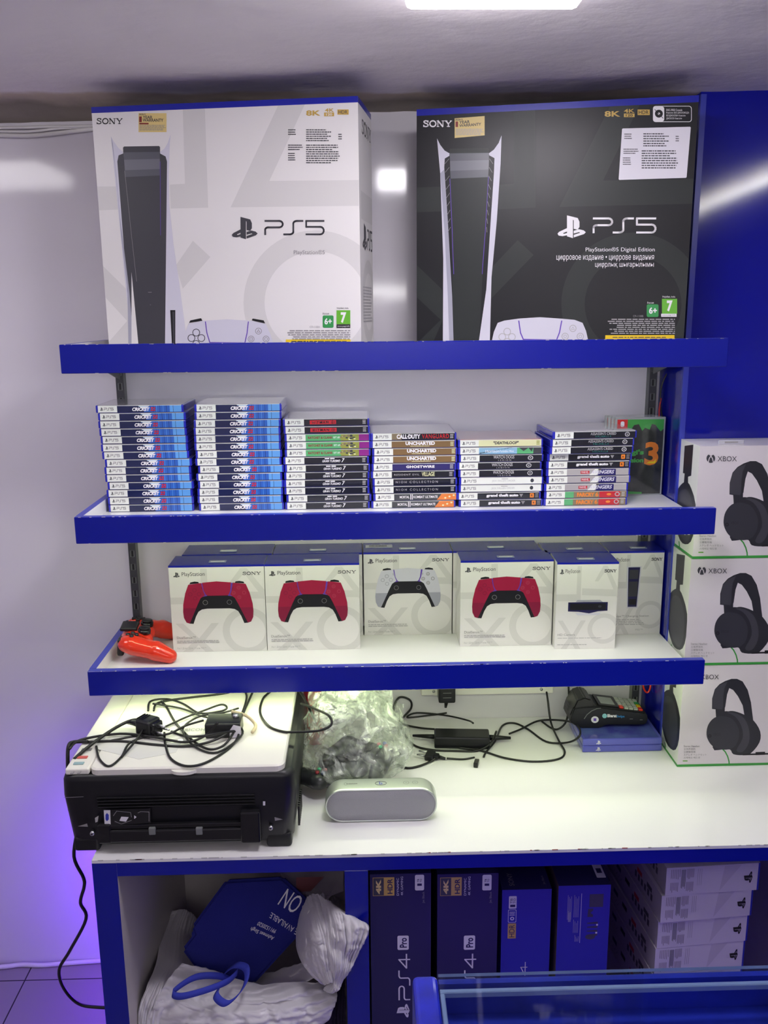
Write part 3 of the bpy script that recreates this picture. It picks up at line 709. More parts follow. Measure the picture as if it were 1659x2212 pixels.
def d_mk(F):
    F.rect((82, 0), (100, 9.6), flame); F.poly([(76, 0), (82, 0), (82, 9.6), (80, 6)], flame); F.lay(); F.tx('MORTAL', 30, 3, 42, 7, INKW, bold=.02); F.rect((43, 1), (44, 9), INKW); F.rect((45, 1), (46, 9), INKW); F.tx('KOMBAT ULTIMATE', 47, 3, 77, 7, INKW, bold=.02)
    for k in range(6): F.ell(84 + k * 2.6, 2 + (k * 37 % 6), 1.4, 1.4, crm if k % 2 else org, 7)
def d_dl(F): F.tx('"DEATHLOOP"', 41, 3, 72, 7.6, INK2, bold=.04); small(F, olv)
def d_hz(F): F.rect((23, 0), (70, 9.6), sky); F.poly([(23, 2), (48, 7), (66, 9.6), (60, 9.6), (44, 5.6), (23, 0)], dgr); F.rect((70, 0), (90, 9.6), grn); F.lay(); F.tx('Horizon', 31, 2.4, 48, 6.4, INKW); F.tx('Forbidden West', 49, 2.6, 66, 5.6, INKW); F.poly([(72, 9.6), (78, 4), (84, 9), (88, 3), (90, 9.6)], dgr)
def d_wd(F): F.tx('WATCH DOGS', 40, 4.2, 66, 9, INKLG, bold=.02); F.tx('LEGION', 46, .8, 62, 3, INKLG, spacing=1.6); F.ring(86, 5, 2.2, 3.4, INKLG, n=18, ry=3.1 / 2.6 * .86); F.ell(86, 5, .9, 1, INKLG, 10)
def d_sw(F): F.tx('JEDI: FALLEN ORDER', 38, 3, 67, 6.4, INKLG); F.rect((50, 7.6), (58, 8.4), INKG); F.ell(88, 5, 2.2, 3, dgr, 14)
def d_gta(F): F.tx('grand theft auto', 34, 2.4, 74, 8, INKW, bold=.06); F.poly([(75, 7.6), (80, 7.6), (77.5, 2.4)], INKG); F.rrect((88.5, 1.6), (93.5, 8.4), .8, org); F.lay(); F.tx('R', 90, 3.4, 92, 6.6, kb, bold=.03); small(F, INKG, 95)
def d_ac(F): F.tx("ASSASSIN'S CREED", 44, 4.6, 76, 8.6, INKLG, bold=.01); F.tx('VALHALLA', 50, 1, 70, 3.8, teal, spacing=1.3); F.ring(90, 5, 2, 3.2, INKLG, n=18, ry=1.1); F.ell(90, 5, .9, 1, INKLG, 10)
def d_av(F): F.rect((62, 0), (84, 9.6), dblue); F.rect((40, 2.5), (51, 7), rd_); F.poly([(51, 0), (60, 0), (66, 9.6), (58, 9.6)], SPW); F.lay(); F.tx('MARVEL', 41, 3.4, 50, 6.4, INKW); F.tx('AVENGERS', 53, 2.2, 82, 7.8, LAV, shear=.25, bold=.03)
def d_fc(F): F.rect((23, 0), (34, 9.6), grn); F.rect((66, 0), (92, 9.6), rd_); F.lay(); F.tx('FARCRY', 38, 1.6, 60, 8, org, bold=.05); F.tx('6', 61, 1.6, 65, 8.4, org, bold=.04); F.ell(78, 5, 3, 2, org, 9); F.ring(88.5, 5, 2, 3.2, INKLG, n=18, ry=1.1); small(F)
for k_, bg_, d_, tp_ in (('cricket', nv, d_cricket, plast), ('hit', kb, d_hit, plast), ('rat', grn, d_rat, plast), ('gt', kb, d_gt, plast), ('cod', kb, d_cod, plast), ('unc', brz, d_unc, plast), ('gho', dblue, d_gho, plast), ('rev', kb, d_rev, plast), ('nio', kb, d_nio, plast), ('mk', dgr, d_mk, plast), ('dl', crm, d_dl, plastw), ('hz', dgr, d_hz, plast), ('wd', kb, d_wd, plast), ('sw', wh, d_sw, plastl), ('gta', kb, d_gta, plast), ('ac', kb, d_ac, plastl), ('av', silv, d_av, plast), ('fc', khaki, d_fc, plast)):
    spine(k_, bg_, d_, tp_)
DESC = dict(cricket='blue case with white cricket title', hit='black case with red title bar', rat='green and magenta spined game case', gt='black-spined racing game case', cod='case with white and red war title', unc='bronze-spined game case', gho='dark violet case with white title', rev='black case with yellow village title', nio='black case with widely spaced title', mk='grey case with flame on spine end', dl='cream-spined game case with black title', hz='sky blue and green spined game case', wd='black case with grey two-word title', sw='white-spined game case', gta='black case with orange square on spine', ac='black-spined game case with teal subtitle', av='silver and blue spined game case', fc='green, orange and red spined case')
ORD = ['topmost', 'second from top', 'third from top', 'fourth from top', 'fifth from top', 'sixth from top', 'seventh from top', 'eighth from top', 'ninth from top', 'tenth from top', 'eleventh from top', 'twelfth from top', 'thirteenth from top', 'lowest']
STK = [('leftmost stack', (232, 428), 1103, ['cricket'] * 14), ('second stack from left', (430, 614), 1103, ['cricket'] * 14),
       ('third stack from left', (617, 803), 1101, ['gt'] * 7 + ['rat'] * 3 + ['hit'] * 2), ('fourth stack from left', (805, 987), 1099, ['mk'] * 2 + ['nio'] * 2 + ['rev', 'gho'] + ['unc'] * 3 + ['cod']),
       ('fifth stack from left', (989, 1171), 1096, ['gta'] * 2 + ['sw'] * 2 + ['wd'] * 3 + ['hz', 'dl']), ('rightmost lying stack', (1174, 1356), 1092, ['fc'] * 2 + ['av'] * 3 + ['gta'] * 2 + ['ac'] * 3)]
proto = case_mesh(); first = True
for si, (sn, (xa, xb), yb, items) in enumerate(STK):
    rr = random.Random(si + 11); cx = (atz(xa, yb, S2).x + atz(xb, yb, S2).x) / 2
    n = len(items)
    for i, kd in enumerate(items):
        pos_ = 'lowest' if i == 0 else ORD[n - 1 - i]
        lab = '%s, %s in the %s' % (DESC[kd], pos_, sn)
        if first: o = proto; first = False
        else: o = proto.copy(); COL.objects.link(o)
        dx = rr.uniform(-.0028, .0028); rz = rr.uniform(-.006, .006); y = 1.858
        if si == 0: dx += .0012 * (6 - i) * .6 * -1 * -1 if i > 7 else 0; dx -= .0008 * max(0, i - 5)
        if si == 5: dx += .0011 * i; rz = .0 + rr.uniform(-.006, .006); 
        if si == 5 and i >= 7: rz = .05; y = 1.850
        if si == 2: dx += -.001
        o.location = (cx + dx, y + rr.uniform(-.001, .0015), S2 + .0002 + i * .01612); o.rotation_euler = (0, 0, rz)
        tag(o, lab, 'game case', 'lying game cases on the middle shelf')
        c = bpy.data.objects.new('cover_sleeve', SPINE[kd]); COL.objects.link(c); c.parent = o

# upright handheld-console game cases in the right corner
SWG = mat('switch_art_dark', (.045, .05, .045), rough=.12, coat=.8, vary=.5, vscale=30)
SWGR = mat('switch_art_green', (.06, .36, .07), rough=.12, coat=.8); SWR = mat('switch_red', (.62, .03, .03), rough=.2, coat=.5); CLR = mat('clear_case_plastic', (.38, .40, .40), rough=.08, coat=1)
b = MB(); w_, h_ = .112, .176; b.bbox(0, w_, 0, .011, 0, h_, CLR, r=.0015, seg=1)
proto = b.build('upright_game_case')
b = MB(); F = Face(b, (.004, -.0002, .003), (1, 0, 0), (0, 0, 1), w_ - .008, h_ - .008)
F.raw([(0, 0), (F.w, 0), (F.w, F.h), (0, F.h)], SWG); F.T = lambda p: (p[0] / 100 * F.w, p[1] / 160 * F.h)
F.lay(); F.poly([(18, 160), (100, 160), (100, 140), (94, 134), (88, 140), (82, 148), (74, 150), (70, 138), (60, 142), (54, 136), (46, 150), (36, 148), (30, 138), (24, 134), (18, 140)], SWGR)
F.rect((0, 134), (22, 160), SWR); F.lay(); F.rrect((7, 145), (15, 156), 3, INKW); F.tx('SWITCH', 4, 137, 18, 140, INKW); F.tx("Luigi's", 8, 82, 60, 96, SWGR, bold=.05); F.tx('Mansion', 6, 68, 60, 78, SWGR, bold=.05)
F.tx('3', 62, 62, 92, 112, org, bold=.035); F.lay(); F.poly([(66, 66), (86, 66), (88, 76), (82, 70), (72, 70)], YEL)
F.poly([(0, 0), (30, 6), (60, 4), (60, 0)], SWGR)
c = part(b, 'cover_art', proto); c.location = (0, 0, 0); c.data.transform(Matrix.Translation((0, 0, 0)))
xr = .674
for k, lb in enumerate(('frontmost upright green and black game case with red corner', 'upright game case directly behind the frontmost one', 'upright game case third back by the blue panel', 'upright game case farthest back against the wall')):
    loc = (xr - w_ - .004 * k, 1.958 + .0125 * k, S2 + .0002)
    if k == 0: proto.location = loc; tag(proto, lb, 'game case', 'upright game cases in the shelf corner'); c.location = (0, 0, 0)
    else: copy_tree(proto, loc, lb)

# ------------------------------------------------------------------ controller cartons
def bgshapes(F, w, h):
    X = lambda x: x * w; Y = lambda y: y * h
    F.lay()
    for P in ([(.33, .98), (.40, .98), (.40, .57), (0, .57), (0, .65), (.33, .65)], [(.62, .80), (.75, .98), (.82, .98), (1, .72), (1, .60), (.79, .92), (.68, .80)],
              [(.42, .72), (1, .70), (1, .62), (.42, .64)], [(.04, .34), (.12, .34), (.28, .16), (.42, .34), (.50, .34), (.33, .12), (.43, 0), (.34, 0), (.27, .08), (.2, 0), (.1, 0), (.23, .13)]):
        F.poly([(X(x), Y(y)) for x, y in P], BOXG)
    F.ring(X(.80), Y(.24), w * .19, w * .265, BOXG, 0, 360, 36)
def carton(label, P0, w, h, dep, art, name='controller_carton', rz=0, group='controller cartons on the lowest shelf', tab=True, cat='carton', seedtab=0):
    b = MB(); b.box(0, w, 0, dep, 0, h, BOXW, dict(top=BOXBLUE))
    b.box(-.0004, w + .0004, -.0005, .0002, h - .004, h + .0003, BOXBLUE)
    F = Face(b, (0, 0, 0), (1, 0, 0), (0, 0, 1), w, h); bgshapes(F, w, h - .004)
    F.lay(); F.pslogo(.045 * w, .865 * h, .115 * w, .925 * h, INK2); F.tx('PlayStation', .135 * w, .867 * h, .375 * w, .925 * h, INK2)
    F.sony(.775 * w, .885 * h, .965 * w, .918 * h, INK2, t=.2)
    art(F, w, h)
    G = Face(b, (0, dep, 0), (0, -1, 0), (0, 0, 1), dep, h); G.lay(); G.poly([(0, h * .4), (dep, h * .7), (dep, h * .8), (0, h * .5)], BOXG)
    o = b.build(name); o.location = P0; o.rotation_euler = (0, 0, rz); tag(o, label, cat, group)
    if tab:
        t = MB(); tw = .038; tx0 = w / 2 - tw / 2 + seedtab
        clip = mat('clear_hang_tab', (.25, .27, .45), rough=.08, coat=1)
        t.bbox(tx0, tx0 + tw, .018, .032, h + .0002, h + .0022, clip, r=.0006, seg=1); t.box(tx0 + .004, tx0 + tw - .004, .021, .023, h + .0022, h + .0026, LABELW)
        t.build('hang_tab', o)
    return o
def a_ds(body, bd, bl):
    def f(F, w, h):
        draw_controller(F, .50 * w, .575 * h, .745 * w, body, bd, bl, PURP, black=INK)
        F.tx('DualSense™', .045 * w, .155 * h, .245 * w, .185 * h, INKG)
        F.lines(.045 * w, .10 * h, .52 * w, .14 * h, 2, INKLG, 5, .08); F.tx('For / Для / Для / Үшін PS5™', .045 * w, .03 * h, .35 * w, .055 * h, INKLG)
    return f
def a_hd(F, w, h):
    F.tx('HD Camera', .045 * w, .155 * h, .33 * w, .18 * h, INKG); F.lines(.045 * w, .12 * h, .80 * w, .135 * h, 1, INKLG, 5, .05); F.lines(.045 * w, .04 * h, .55 * w, .06 * h, 1, INKLG, 6, .05)
    F.lay(); F.poly([(.32 * w, .55 * h), (.35 * w, .57 * h), (.72 * w, .57 * h), (.77 * w, .545 * h)], LAVD); F.poly([(.32 * w, .42 * h), (.36 * w, .395 * h), (.70 * w, .395 * h), (.75 * w, .42 * h)], LAV)
    F.lay(); F.poly([(.20 * w, .545 * h), (.85 * w, .545 * h), (.85 * w, .445 * h), (.70 * w, .44 * h), (.55 * w, .415 * h), (.38 * w, .435 * h), (.20 * w, .44 * h)], NAVY)
    F.lay(); F.rect((.23 * w, .53 * h), (.82 * w, .455 * h), INK); F.lay(); F.ell(.72 * w, .495 * h, .03 * w, .022 * w, INK2, 14)
def a_cs(F, w, h):
    F.tx('DualSense™ Charging Station', -.05 * w + .06 * w, .205 * h, .78 * w, .235 * h, INKG); F.lines(.02 * w, .11 * h, .92 * w, .19 * h, 4, INKLG, 5, .4); F.tx('PS5™', .55 * w, .045 * h, .68 * w, .065 * h, INKLG)
    F.lay(); F.poly([(.33 * w, .82 * h), (.60 * w, .82 * h), (.565 * w, .32 * h), (.37 * w, .32 * h)], LAV); F.lay(); F.poly([(.36 * w, .81 * h), (.575 * w, .81 * h), (.545 * w, .335 * h), (.385 * w, .335 * h)], NAVY)
    F.lay(); F.rect((.385 * w, .78 * h), (.55 * w, .67 * h), INK2); F.rect((.385 * w, .64 * h), (.545 * w, .46 * h), INK2); F.rect((.40 * w, .43 * h), (.53 * w, .36 * h), INK)
DSR = a_ds(CTRED, CTREDD, CTREDL); DSW = a_ds(LAV, LAVD, INKG)
hh = .1965; z3 = S3 + .0003
carton('white controller carton with a crimson gamepad picture, leftmost in front', (-.4185, 1.861, z3), .2045, hh, .080, DSR)
carton('white controller carton with a crimson gamepad picture, second in front row', (-.2125, 1.860, z3), .2035, hh, .080, DSR)
carton('white controller carton with a crimson gamepad picture, right of the white one', (.2115, 1.8635, z3), .2025, hh, .078, DSR)
carton('white controller carton with a white gamepad picture in the back row', (.0010, 1.9445, z3), .2000, hh, .086, DSW)
carton('controller carton hidden behind the leftmost crimson gamepad carton', (-.405, 1.9445, z3), .2000, hh + .001, .086, DSR)
carton('controller carton hidden behind the second crimson gamepad carton', (-.2025, 1.9445, z3), .2000, hh, .086, DSR)
carton('controller carton hidden behind the third crimson gamepad carton', (.2035, 1.9445, z3), .1990, hh, .086, DSR)
carton('narrow white camera carton standing in front at the right', (.4165, 1.838, z3), .132, hh, .080, a_hd, name='camera_carton', rz=-.02)
carton('narrow carton hidden behind the camera carton', (.4085, 1.921, z3), .140, hh, .086, a_hd, name='camera_carton')
carton('white charging station carton in the back row beside the blue panel', (.5510, 1.921, z3), .125, hh, .086, a_cs, name='charging_station_carton', seedtab=.01)
# barcode label lying on the white gamepad carton
b = MB(); F = Face(b, (.006, 1.985, z3 + hh + .0012), (1, 0, 0), (0, 1, 0), .065, .03); F.raw([(0, 0), (.062, 0), (.062, .022), (0, .022)], LABELW)
F.lay(); rr = random.Random(4); x = .008
while x < .05: wq = rr.uniform(.0005, .0016); F.raw([(x, .004), (x + wq, .004), (x + wq, .018), (x, .018)], INK2); x += wq + rr.uniform(.0006, .0014)
b.box(.006, .068, 1.985, 2.007, z3 + hh + .0003, z3 + hh + .0011, LABELW)
tag(b.build('barcode_label'), 'white barcode label on top of the white gamepad carton', 'label')

# ------------------------------------------------------------------ headset cartons
XW = mat('headset_carton_white', (.70, .66, .68), rough=.3); XWS = mat('headset_carton_side', (.72, .74, .68), rough=.3); XGR = mat('headset_carton_green', (.04, .30, .05), rough=.35)
HD1 = mat('headset_print_dark', (.022, .023, .030), rough=.35); HD2 = mat('headset_print_grey', (.05, .05, .062), rough=.35); HD3 = mat('headset_print_mid', (.034, .035, .045), rough=.35)
XY = 1.774; XX = .6815; XD = .108; XHt = .2355
def headset_carton():
    w, h = .215, XHt
    b = MB(); b.box(0, w, 0, XD, 0, h, XW, dict(left=XWS))
    b.box(-.0006, w + .0006, -.0006, XD + .0003, 0, .0052, XGR)
    O = Vector((XX, XY, H - .7435)); F = Face(b, (0, 0, 0), (1, 0, 0), (0, 0, 1), w, h).frompx(O, (1, 0, 0), 2.835, 1380, 900)
    F.lay()
    F.poly([(497, 1150), (498, 1085), (515, 1025), (545, 992), (580, 972), (620, 958), (655, 958), (690, 975), (722, 1030), (742, 1110), (756, 1228), (735, 1232), (700, 1190), (690, 1130), (660, 1070), (630, 1030), (606, 1018), (592, 1060), (580, 1142), (562, 1146), (560, 1160), (497, 1152)], HD1)
    F.poly([(518, 1140), (578, 1140), (576, 1200), (522, 1205)], HD1)
    F.poly([(560, 1190), (600, 1168), (640, 1168), (700, 1190), (760, 1230), (800, 1300), (795, 1370), (740, 1440), (690, 1452), (630, 1445), (610, 1415), (560, 1415), (500, 1400)], HD1, smooth=3)
    F.poly([(690, 1443), (900, 1436), (900, 1447), (690, 1453)], INK); F.poly([(770, 1432), (830, 1430), (830, 1450), (770, 1452)], INK)
    F.stroke([(563, 1412), (580, 1430), (595, 1460), (603, 1490), (606, 1530)], 8, XGR)
    F.lay(); F.poly([(500, 1148), (500, 1085), (517, 1027), (547, 996), (595, 975), (575, 1020), (568, 1070), (566, 1142), (560, 1156)], HD2)
    F.poly([(590, 1175), (640, 1178), (700, 1215), (730, 1290), (728, 1370), (690, 1430), (650, 1420), (690, 1340), (680, 1260), (640, 1200)], HD2, smooth=3)
    F.lay(); F.poly([(462, 1300), (475, 1250), (510, 1210), (560, 1198), (620, 1215), (655, 1260), (668, 1310), (655, 1370), (620, 1408), (560, 1415), (500, 1392), (468, 1345)], HD3, smooth=3)
    F.lay(); F.ring(482, 1326, 5, 11, INK, n=12); F.tx('XBOX', 503, 1325, 552, 1307, HD1)
    # logo and lettering
    F.ell(385, 943, 26, 26, INK2, 24); F.lay(); F.stroke([(370, 965), (376, 942), (387, 928)], 5, XW); F.stroke([(400, 965), (394, 942), (384, 928)], 5, XW); F.poly([(372, 922), (386, 928), (399, 922), (386, 914)], XW)
    F.tx('XBOX', 425, 960, 540, 930, INK2, spacing=1.02)
    for k, (tt, x1) in enumerate((('Stereo Headset', 418), ('立体声耳机', 392), ('立體聲耳機', 392), ('ステレオ ヘッドセット', 462), ('스테레오 헤드셋', 420))): F.tx(tt, 318, 1398 + k * 18.6, x1, 1385 + k * 18.6, INKG)
    F.rect((312, 1484), (342, 1490), GREEN7)
    G = Face(b, (0, XD, 0), (0, -1, 0), (0, 0, 1), XD, h)
    G.T = lambda p: ((lambda q: (XD - (q.y - XY), q.z - O.z))(atx(p[0] / 2.835 + 1380, p[1] / 2.835 + 900, XX)))
    G.lay(); G.poly([(232, 840), (283, 850), (270, 1030), (252, 1030), (252, 1080), (226, 1075), (232, 1004), (222, 998)], HD1)
    G.poly([(172, 1200), (180, 1120), (195, 1080), (222, 1056), (250, 1062), (272, 1110), (296, 1210), (290, 1345), (268, 1420), (235, 1425), (205, 1390), (180, 1300)], HD1, smooth=2)
    G.lay(); G.poly([(178, 1230), (186, 1150), (204, 1105), (228, 1095), (255, 1120), (280, 1220), (275, 1340), (258, 1400), (238, 1410), (212, 1370), (190, 1300)], HD2, smooth=2)
    G.lay(); G.stroke([(200, 1400), (203, 1440), (206, 1490)], 5, XGR)
    return b.build('headset_carton')
px_ = headset_carton(); zb_ = [CZ + .0004, CZ + XHt + .0012, CZ + 2 * XHt + .002]
for k, lb in enumerate(('white headset carton standing on the worktop, bottom of its stack', 'white headset carton in the middle of its stack', 'white headset carton on top of its stack with hang tab')):
    o = px_ if k == 0 else px_.copy()
    if k: COL.objects.link(o)
    o.location = (XX + (.002 if k == 2 else 0), XY, zb_[k]); tag(o, lb, 'carton', 'stacked headset cartons')
    if k == 2:
        t = MB(); t.bbox(.045, .098, .02, .0225, XHt, XHt + .009, mat('clear_tab', (.45, .45, .52), rough=.1, coat=1), r=.001, seg=1); t.box(.058, .085, .0192, .0235, XHt + .0035, XHt + .006, INKG); t.build('hang_tab', o)

# ------------------------------------------------------------------ wall socket board and adapter plugged in
b = MB(); a0 = aty(910, 1503, WY - .02); a1 = aty(1195, 1498, WY - .02)
b.bbox(a0.x, a1.x, WY - .022, WY - .001, a0.z, a0.z + .09, IVORY, r=.003, seg=2)
sb = b.build('socket_board'); tag(sb, 'long white socket board on the wall under the lowest shelf', 'socket board')
for x in (a0.x + .03, a1.x - .03):
    b = MB(); b.cyl((x, WY - .0245, a0.z + .012), (x, WY - .022, a0.z + .012), .0035, METAL, 14); b.build('screw', sb)
b = MB(); p = aty(965, 1500, WY - .05)
b.bbox(p.x - .020, p.x + .020, WY - .062, WY - .0235, p.z - .018, p.z + .045, BLACKP, r=.004, seg=3)
for k in range(3): b.box(p.x - .010, p.x + .010, WY - .0626, WY - .0618, p.z - .004 + k * .012, p.z - .003 + k * .012, INKG)
b.cyl((p.x, WY - .045, p.z - .017), (p.x - .002, WY - .045, p.z - .036), .0055, BLACKP, 12, r2=.003)
pa = b.build('plug_adapter'); tag(pa, 'black power adapter plugged in under the lowest shelf', 'power adapter')

# ------------------------------------------------------------------ printer
PT = H - .820
PRX0, PRX1, PRY0, PRY1 = -.556, -.129, 1.500, 1.868
RX0, RX1 = -.561, -.127
pr = empty('printer', (-.344, 1.68, CZ), 'black multifunction printer with ivory lid at the left worktop end', 'printer')
def ppart(b, n, par=None):
    o = b.build(n, par or pr, origin=pr.location)
    o.location = (0, 0, 0); return o
b = MB()
def ringz(z, ins, y0, r=.022, n=5, x0=RX0, x1=RX1, y1=PRY1):
    P = []
    for cx, cy, a0 in ((x1 - ins - r, y1 - ins - r, 0), (x0 + ins + r, y1 - ins - r, 90), (x0 + ins + r, y0 + r, 180), (x1 - ins - r, y0 + r, 270)):
        P += [Vector((cx + r * math.cos(math.radians(a0 + k * 90 / n)), cy + r * math.sin(math.radians(a0 + k * 90 / n)), z)) for k in range(n + 1)]
    return P
body_rows = [ringz(CZ + .012, .016, 1.512), ringz(CZ + .02, .010, 1.507), ringz(PT - .045, .002, 1.499), ringz(PT - .012, .004, 1.497), ringz(PT - .004, .007, 1.499), ringz(PT - .001, .012, 1.504)]
b.grid(body_rows, BLACKP, smooth=True, closed=True)
n_ = len(body_rows[0]); b.add(body_rows[0], [tuple(range(n_))[::-1]], BLACKP); b.add(body_rows[-1], [tuple(range(n_))], BLACKP)
ppart(b, 'body')
b = MB()
for x in (RX0 + .014, RX1 - .062):
    b = MB(); b.bbox(x, x + .048, 1.506, 1.56, CZ + .0003, CZ + .03, BLACKP, r=.006, seg=3); ppart(b, 'foot')
b = MB()
for x in (RX0 + .06, RX1 - .060):
    b = MB(); b.bbox(x, x + .034, 1.78, 1.84, CZ + .0003, CZ + .02, BLACKP, r=.004, seg=2); ppart(b, 'rear_foot')
# front detailing
FY = 1.499
def fx(px, py): q = aty(px, py, FY); return q.x, q.z
b = MB(); x0, z0 = fx(222, 1730); x1, z1 = fx(560, 1722)
for k in range(4):
    zz = z0 + .006 - k * .0062; b.bbox(x0 - .01, x1 - .008, FY - .004, FY + .008, zz, zz + .0022, GREYP if False else BLACKG, r=.0008, seg=1)
ppart(b, 'vent_ribs')
b = MB(); xa, za = fx(226, 1822); xb_, zb2 = fx(520, 1778); b.bbox(xa + .012, xb_ + .008, FY - .007, FY + .01, za + .004, zb2 - .006, BLACKG, r=.003, seg=2)
b.bbox(xa + .012, xb_ + .008, FY - .0035, FY + .01, zb2 - .005, zb2 + .003, BLACKG, r=.001, seg=1); ppart(b, 'paper_tray')
b = MB(); xa, za = fx(522, 1816); xb_, zb2 = fx(563, 1748); b.bbox(xa, xb_, FY - .010, FY + .01, za, zb2, BLACKG, r=.004, seg=3); ppart(b, 'paper_guide')
b = MB(); xa, za = fx(214, 1820); xb_, zb2 = fx(240, 1778); b.bbox(xa, xb_, FY - .006, FY + .01, za, zb2, BLACKG, r=.003, seg=2); ppart(b, 'paper_guide')
b = MB()
for px in (331, 432): xa, za = fx(px, 1796); b.bbox(xa - .006, xa + .006, FY - .009, FY + .006, za - .002, za + .012, GREYP, r=.001, seg=1)
ppart(b, 'tray_latch')
b = MB(); xa, za = fx(213, 1782); q = aty(213, 1782, FY)
for px, py in ((200, 1799), (585, 1787)):
    xa, za = fx(px, py); b.cyl((xa, FY - .004, za), (xa, FY + .004, za), .0042, METAL, 14); b.cyl((xa, FY - .0045, za), (xa, FY - .003, za), .0018, INK, 8)
ppart(b, 'front_screw')
b = MB(); F = Face(b, (0, FY - .0022, 0), (1, 0, 0), (0, 0, 1), 9, 9); F._clip = lambda P: P
F.px = (1, 0, 0); F.WO = Vector((0, FY - .0022, 0)); F.WU = Vector((1, 0, 0))
F.poly([(224, 1750), (238, 1750), (239, 1781), (226, 1781)], LABELW); F.poly([(239, 1749), (325, 1746), (326, 1778), (239, 1783)], INK)
F.lay(); F.poly([(228, 1760), (231, 1756), (235, 1760), (235, 1770), (231, 1774), (228, 1770)], BLUEEDGE); F.poly([(262, 1764), (278, 1765), (272, 1775), (258, 1773)], LABELW)
F.stroke([(245, 1762), (252, 1752), (282, 1755), (284, 1765)], 1.2, INKG); F.stroke([(248, 1774), (262, 1780), (284, 1772)], 1.2, INKG)
F.stroke([(298, 1756), (304, 1753), (322, 1754), (322, 1774)], 1.2, INKG); F.poly([(290, 1761), (295, 1765), (290, 1769)], LABELW)
ppart(b, 'instruction_label')
def mark(name, fn):
    b = MB(); F = Face(b, (0, FY - .0022, 0), (1, 0, 0), (0, 0, 1), 9, 9); F._clip = lambda P: P; F.px = (1, 0, 0); F.WO = Vector((0, FY - .0022, 0)); F.WU = Vector((1, 0, 0)); fn(F); ppart(b, name)
mark('white_mark', lambda F: F.poly([(568, 1731), (573, 1731), (573, 1740), (568, 1740)], LABELW))
mark('arrow_mark', lambda F: F.poly([(593, 1765), (611, 1770), (594, 1773)], INKG))
mark('arrow_mark', lambda F: F.poly([(168, 1785), (188, 1779), (190, 1786)], INKG))
mark('grey_clip', lambda F: F.poly([(205, 1767), (213, 1762), (211, 1775), (206, 1777)], INKLG))
mark('panel_seam', lambda F: F.stroke([(139, 1723), (180, 1721)], 1.2, INKG))
if 0: F.poly([(593, 1765), (611, 1770), (594, 1773)], INKG); F.poly([(168, 1785), (188, 1779), (190, 1786)], INKG)
b = MB()
for k in range(9): b.box(RX1 - .0035, RX1 + .0003, 1.53 + k * .008, 1.534 + k * .008, CZ + .03, CZ + .07, INK)
ppart(b, 'side_vents')
# lid
LZ = PT + .012
b = MB(); lid0 = [ringz(PT - .002, 0, 1.502, r=.016, x0=-.505, x1=-.150, y1=1.862), ringz(LZ - .003, 0, 1.501, r=.016, x0=-.505, x1=-.150, y1=1.862), ringz(LZ, .003, 1.504, r=.014, x0=-.505, x1=-.150, y1=1.862)]
lid0[0] = [v.copy() for v in lid0[0]]
b.grid(lid0, IVORY, smooth=False, closed=True); b.add(lid0[-1], [tuple(range(len(lid0[-1])))], IVORY); ppart(b, 'scanner_lid')
b = MB(); lx, lz = -.333, PT + .001
b.prism([(lx + .024 * math.cos(math.radians(180 + 15 * k)), 1.505 + .014 * math.sin(math.radians(180 + 15 * k))) for k in range(13)], PT + .0005, PT + .0065, IVORY, 'z'); ppart(b, 'lid_grip')
b = MB(); b.bbox(-.549, -.5055, 1.503, 1.86, PT - .001, LZ - .001, IVORY, r=.003, seg=2); cp_ = ppart(b, 'control_panel')
F_ = lambda px, py: atz(px, py, LZ)
for nm, px, py, wq, c_ in (('stop_button', 178, 1636, .0095, mat('button_red', (.55, .10, .09), rough=.4)), ('start_button', 170, 1649, .0095, mat('button_cyan', (.28, .42, .44), rough=.4)), ('mode_button', 187, 1619, .0095, INKG)):
    q = F_(px, py); b = MB(); b.bbox(q.x - wq, q.x + wq, q.y - .004, q.y + .005, LZ - .001, LZ + .001, c_, r=.0009, seg=2); o = ppart(b, nm, cp_)
for px, py in ((156, 1669), (171, 1668)):
    q = F_(px, py); b = MB(); b.box(q.x - .0025, q.x + .0025, q.y - .004, q.y + .004, LZ - .001, LZ + .0003, INKG); ppart(b, 'indicator', cp_)
b = MB(); F = Face(b, (0, 0, LZ + .0004), (1, 0, 0), (0, 1, 0), 9, 9); F._clip = lambda P: P
q0, q1, q2 = atz(398, 1580, LZ), atz(442, 1578, LZ), atz(401, 1573, LZ); F.tx('RICOH', q0.x, q0.y, q1.x, q0.y + .012, INKLG, bold=.03, spacing=1.1); ppart(b, 'lid_lettering')
# loose sheet and scrap on the lid
b = MB(); P = [atz(x, y, LZ + .0006) for x, y in ((200, 1600), (245, 1570), (330, 1578), (400, 1590), (380, 1625), (300, 1640), (210, 1618))]
b.add(P + [p - Vector((0, 0, .0004)) for p in P], [tuple(range(7)), tuple(range(13, 6, -1))] + [(i, (i + 1) % 7, 7 + (i + 1) % 7, 7 + i) for i in range(7)], mat('clear_film', (.80, .79, .74), rough=.08, coat=1))
tag(b.build('plastic_sheet'), 'thin pale plastic sheet lying on the ivory printer lid', 'sheet')

def cab_(points, z, r, m, label, cat, name='cable', lift=.0, grp=None, n=6):
    pts = []
    for i, p in enumerate(points):
        q = atz(p[0], p[1], (z if len(p) < 3 else z + p[2]) + r)
        if q.y > WY - r - .002: q = aty(p[0], p[1], WY - r - .002)
        pts.append(q)
    return cableobj(name, pts, r, m, label, cat, grp, n=n)

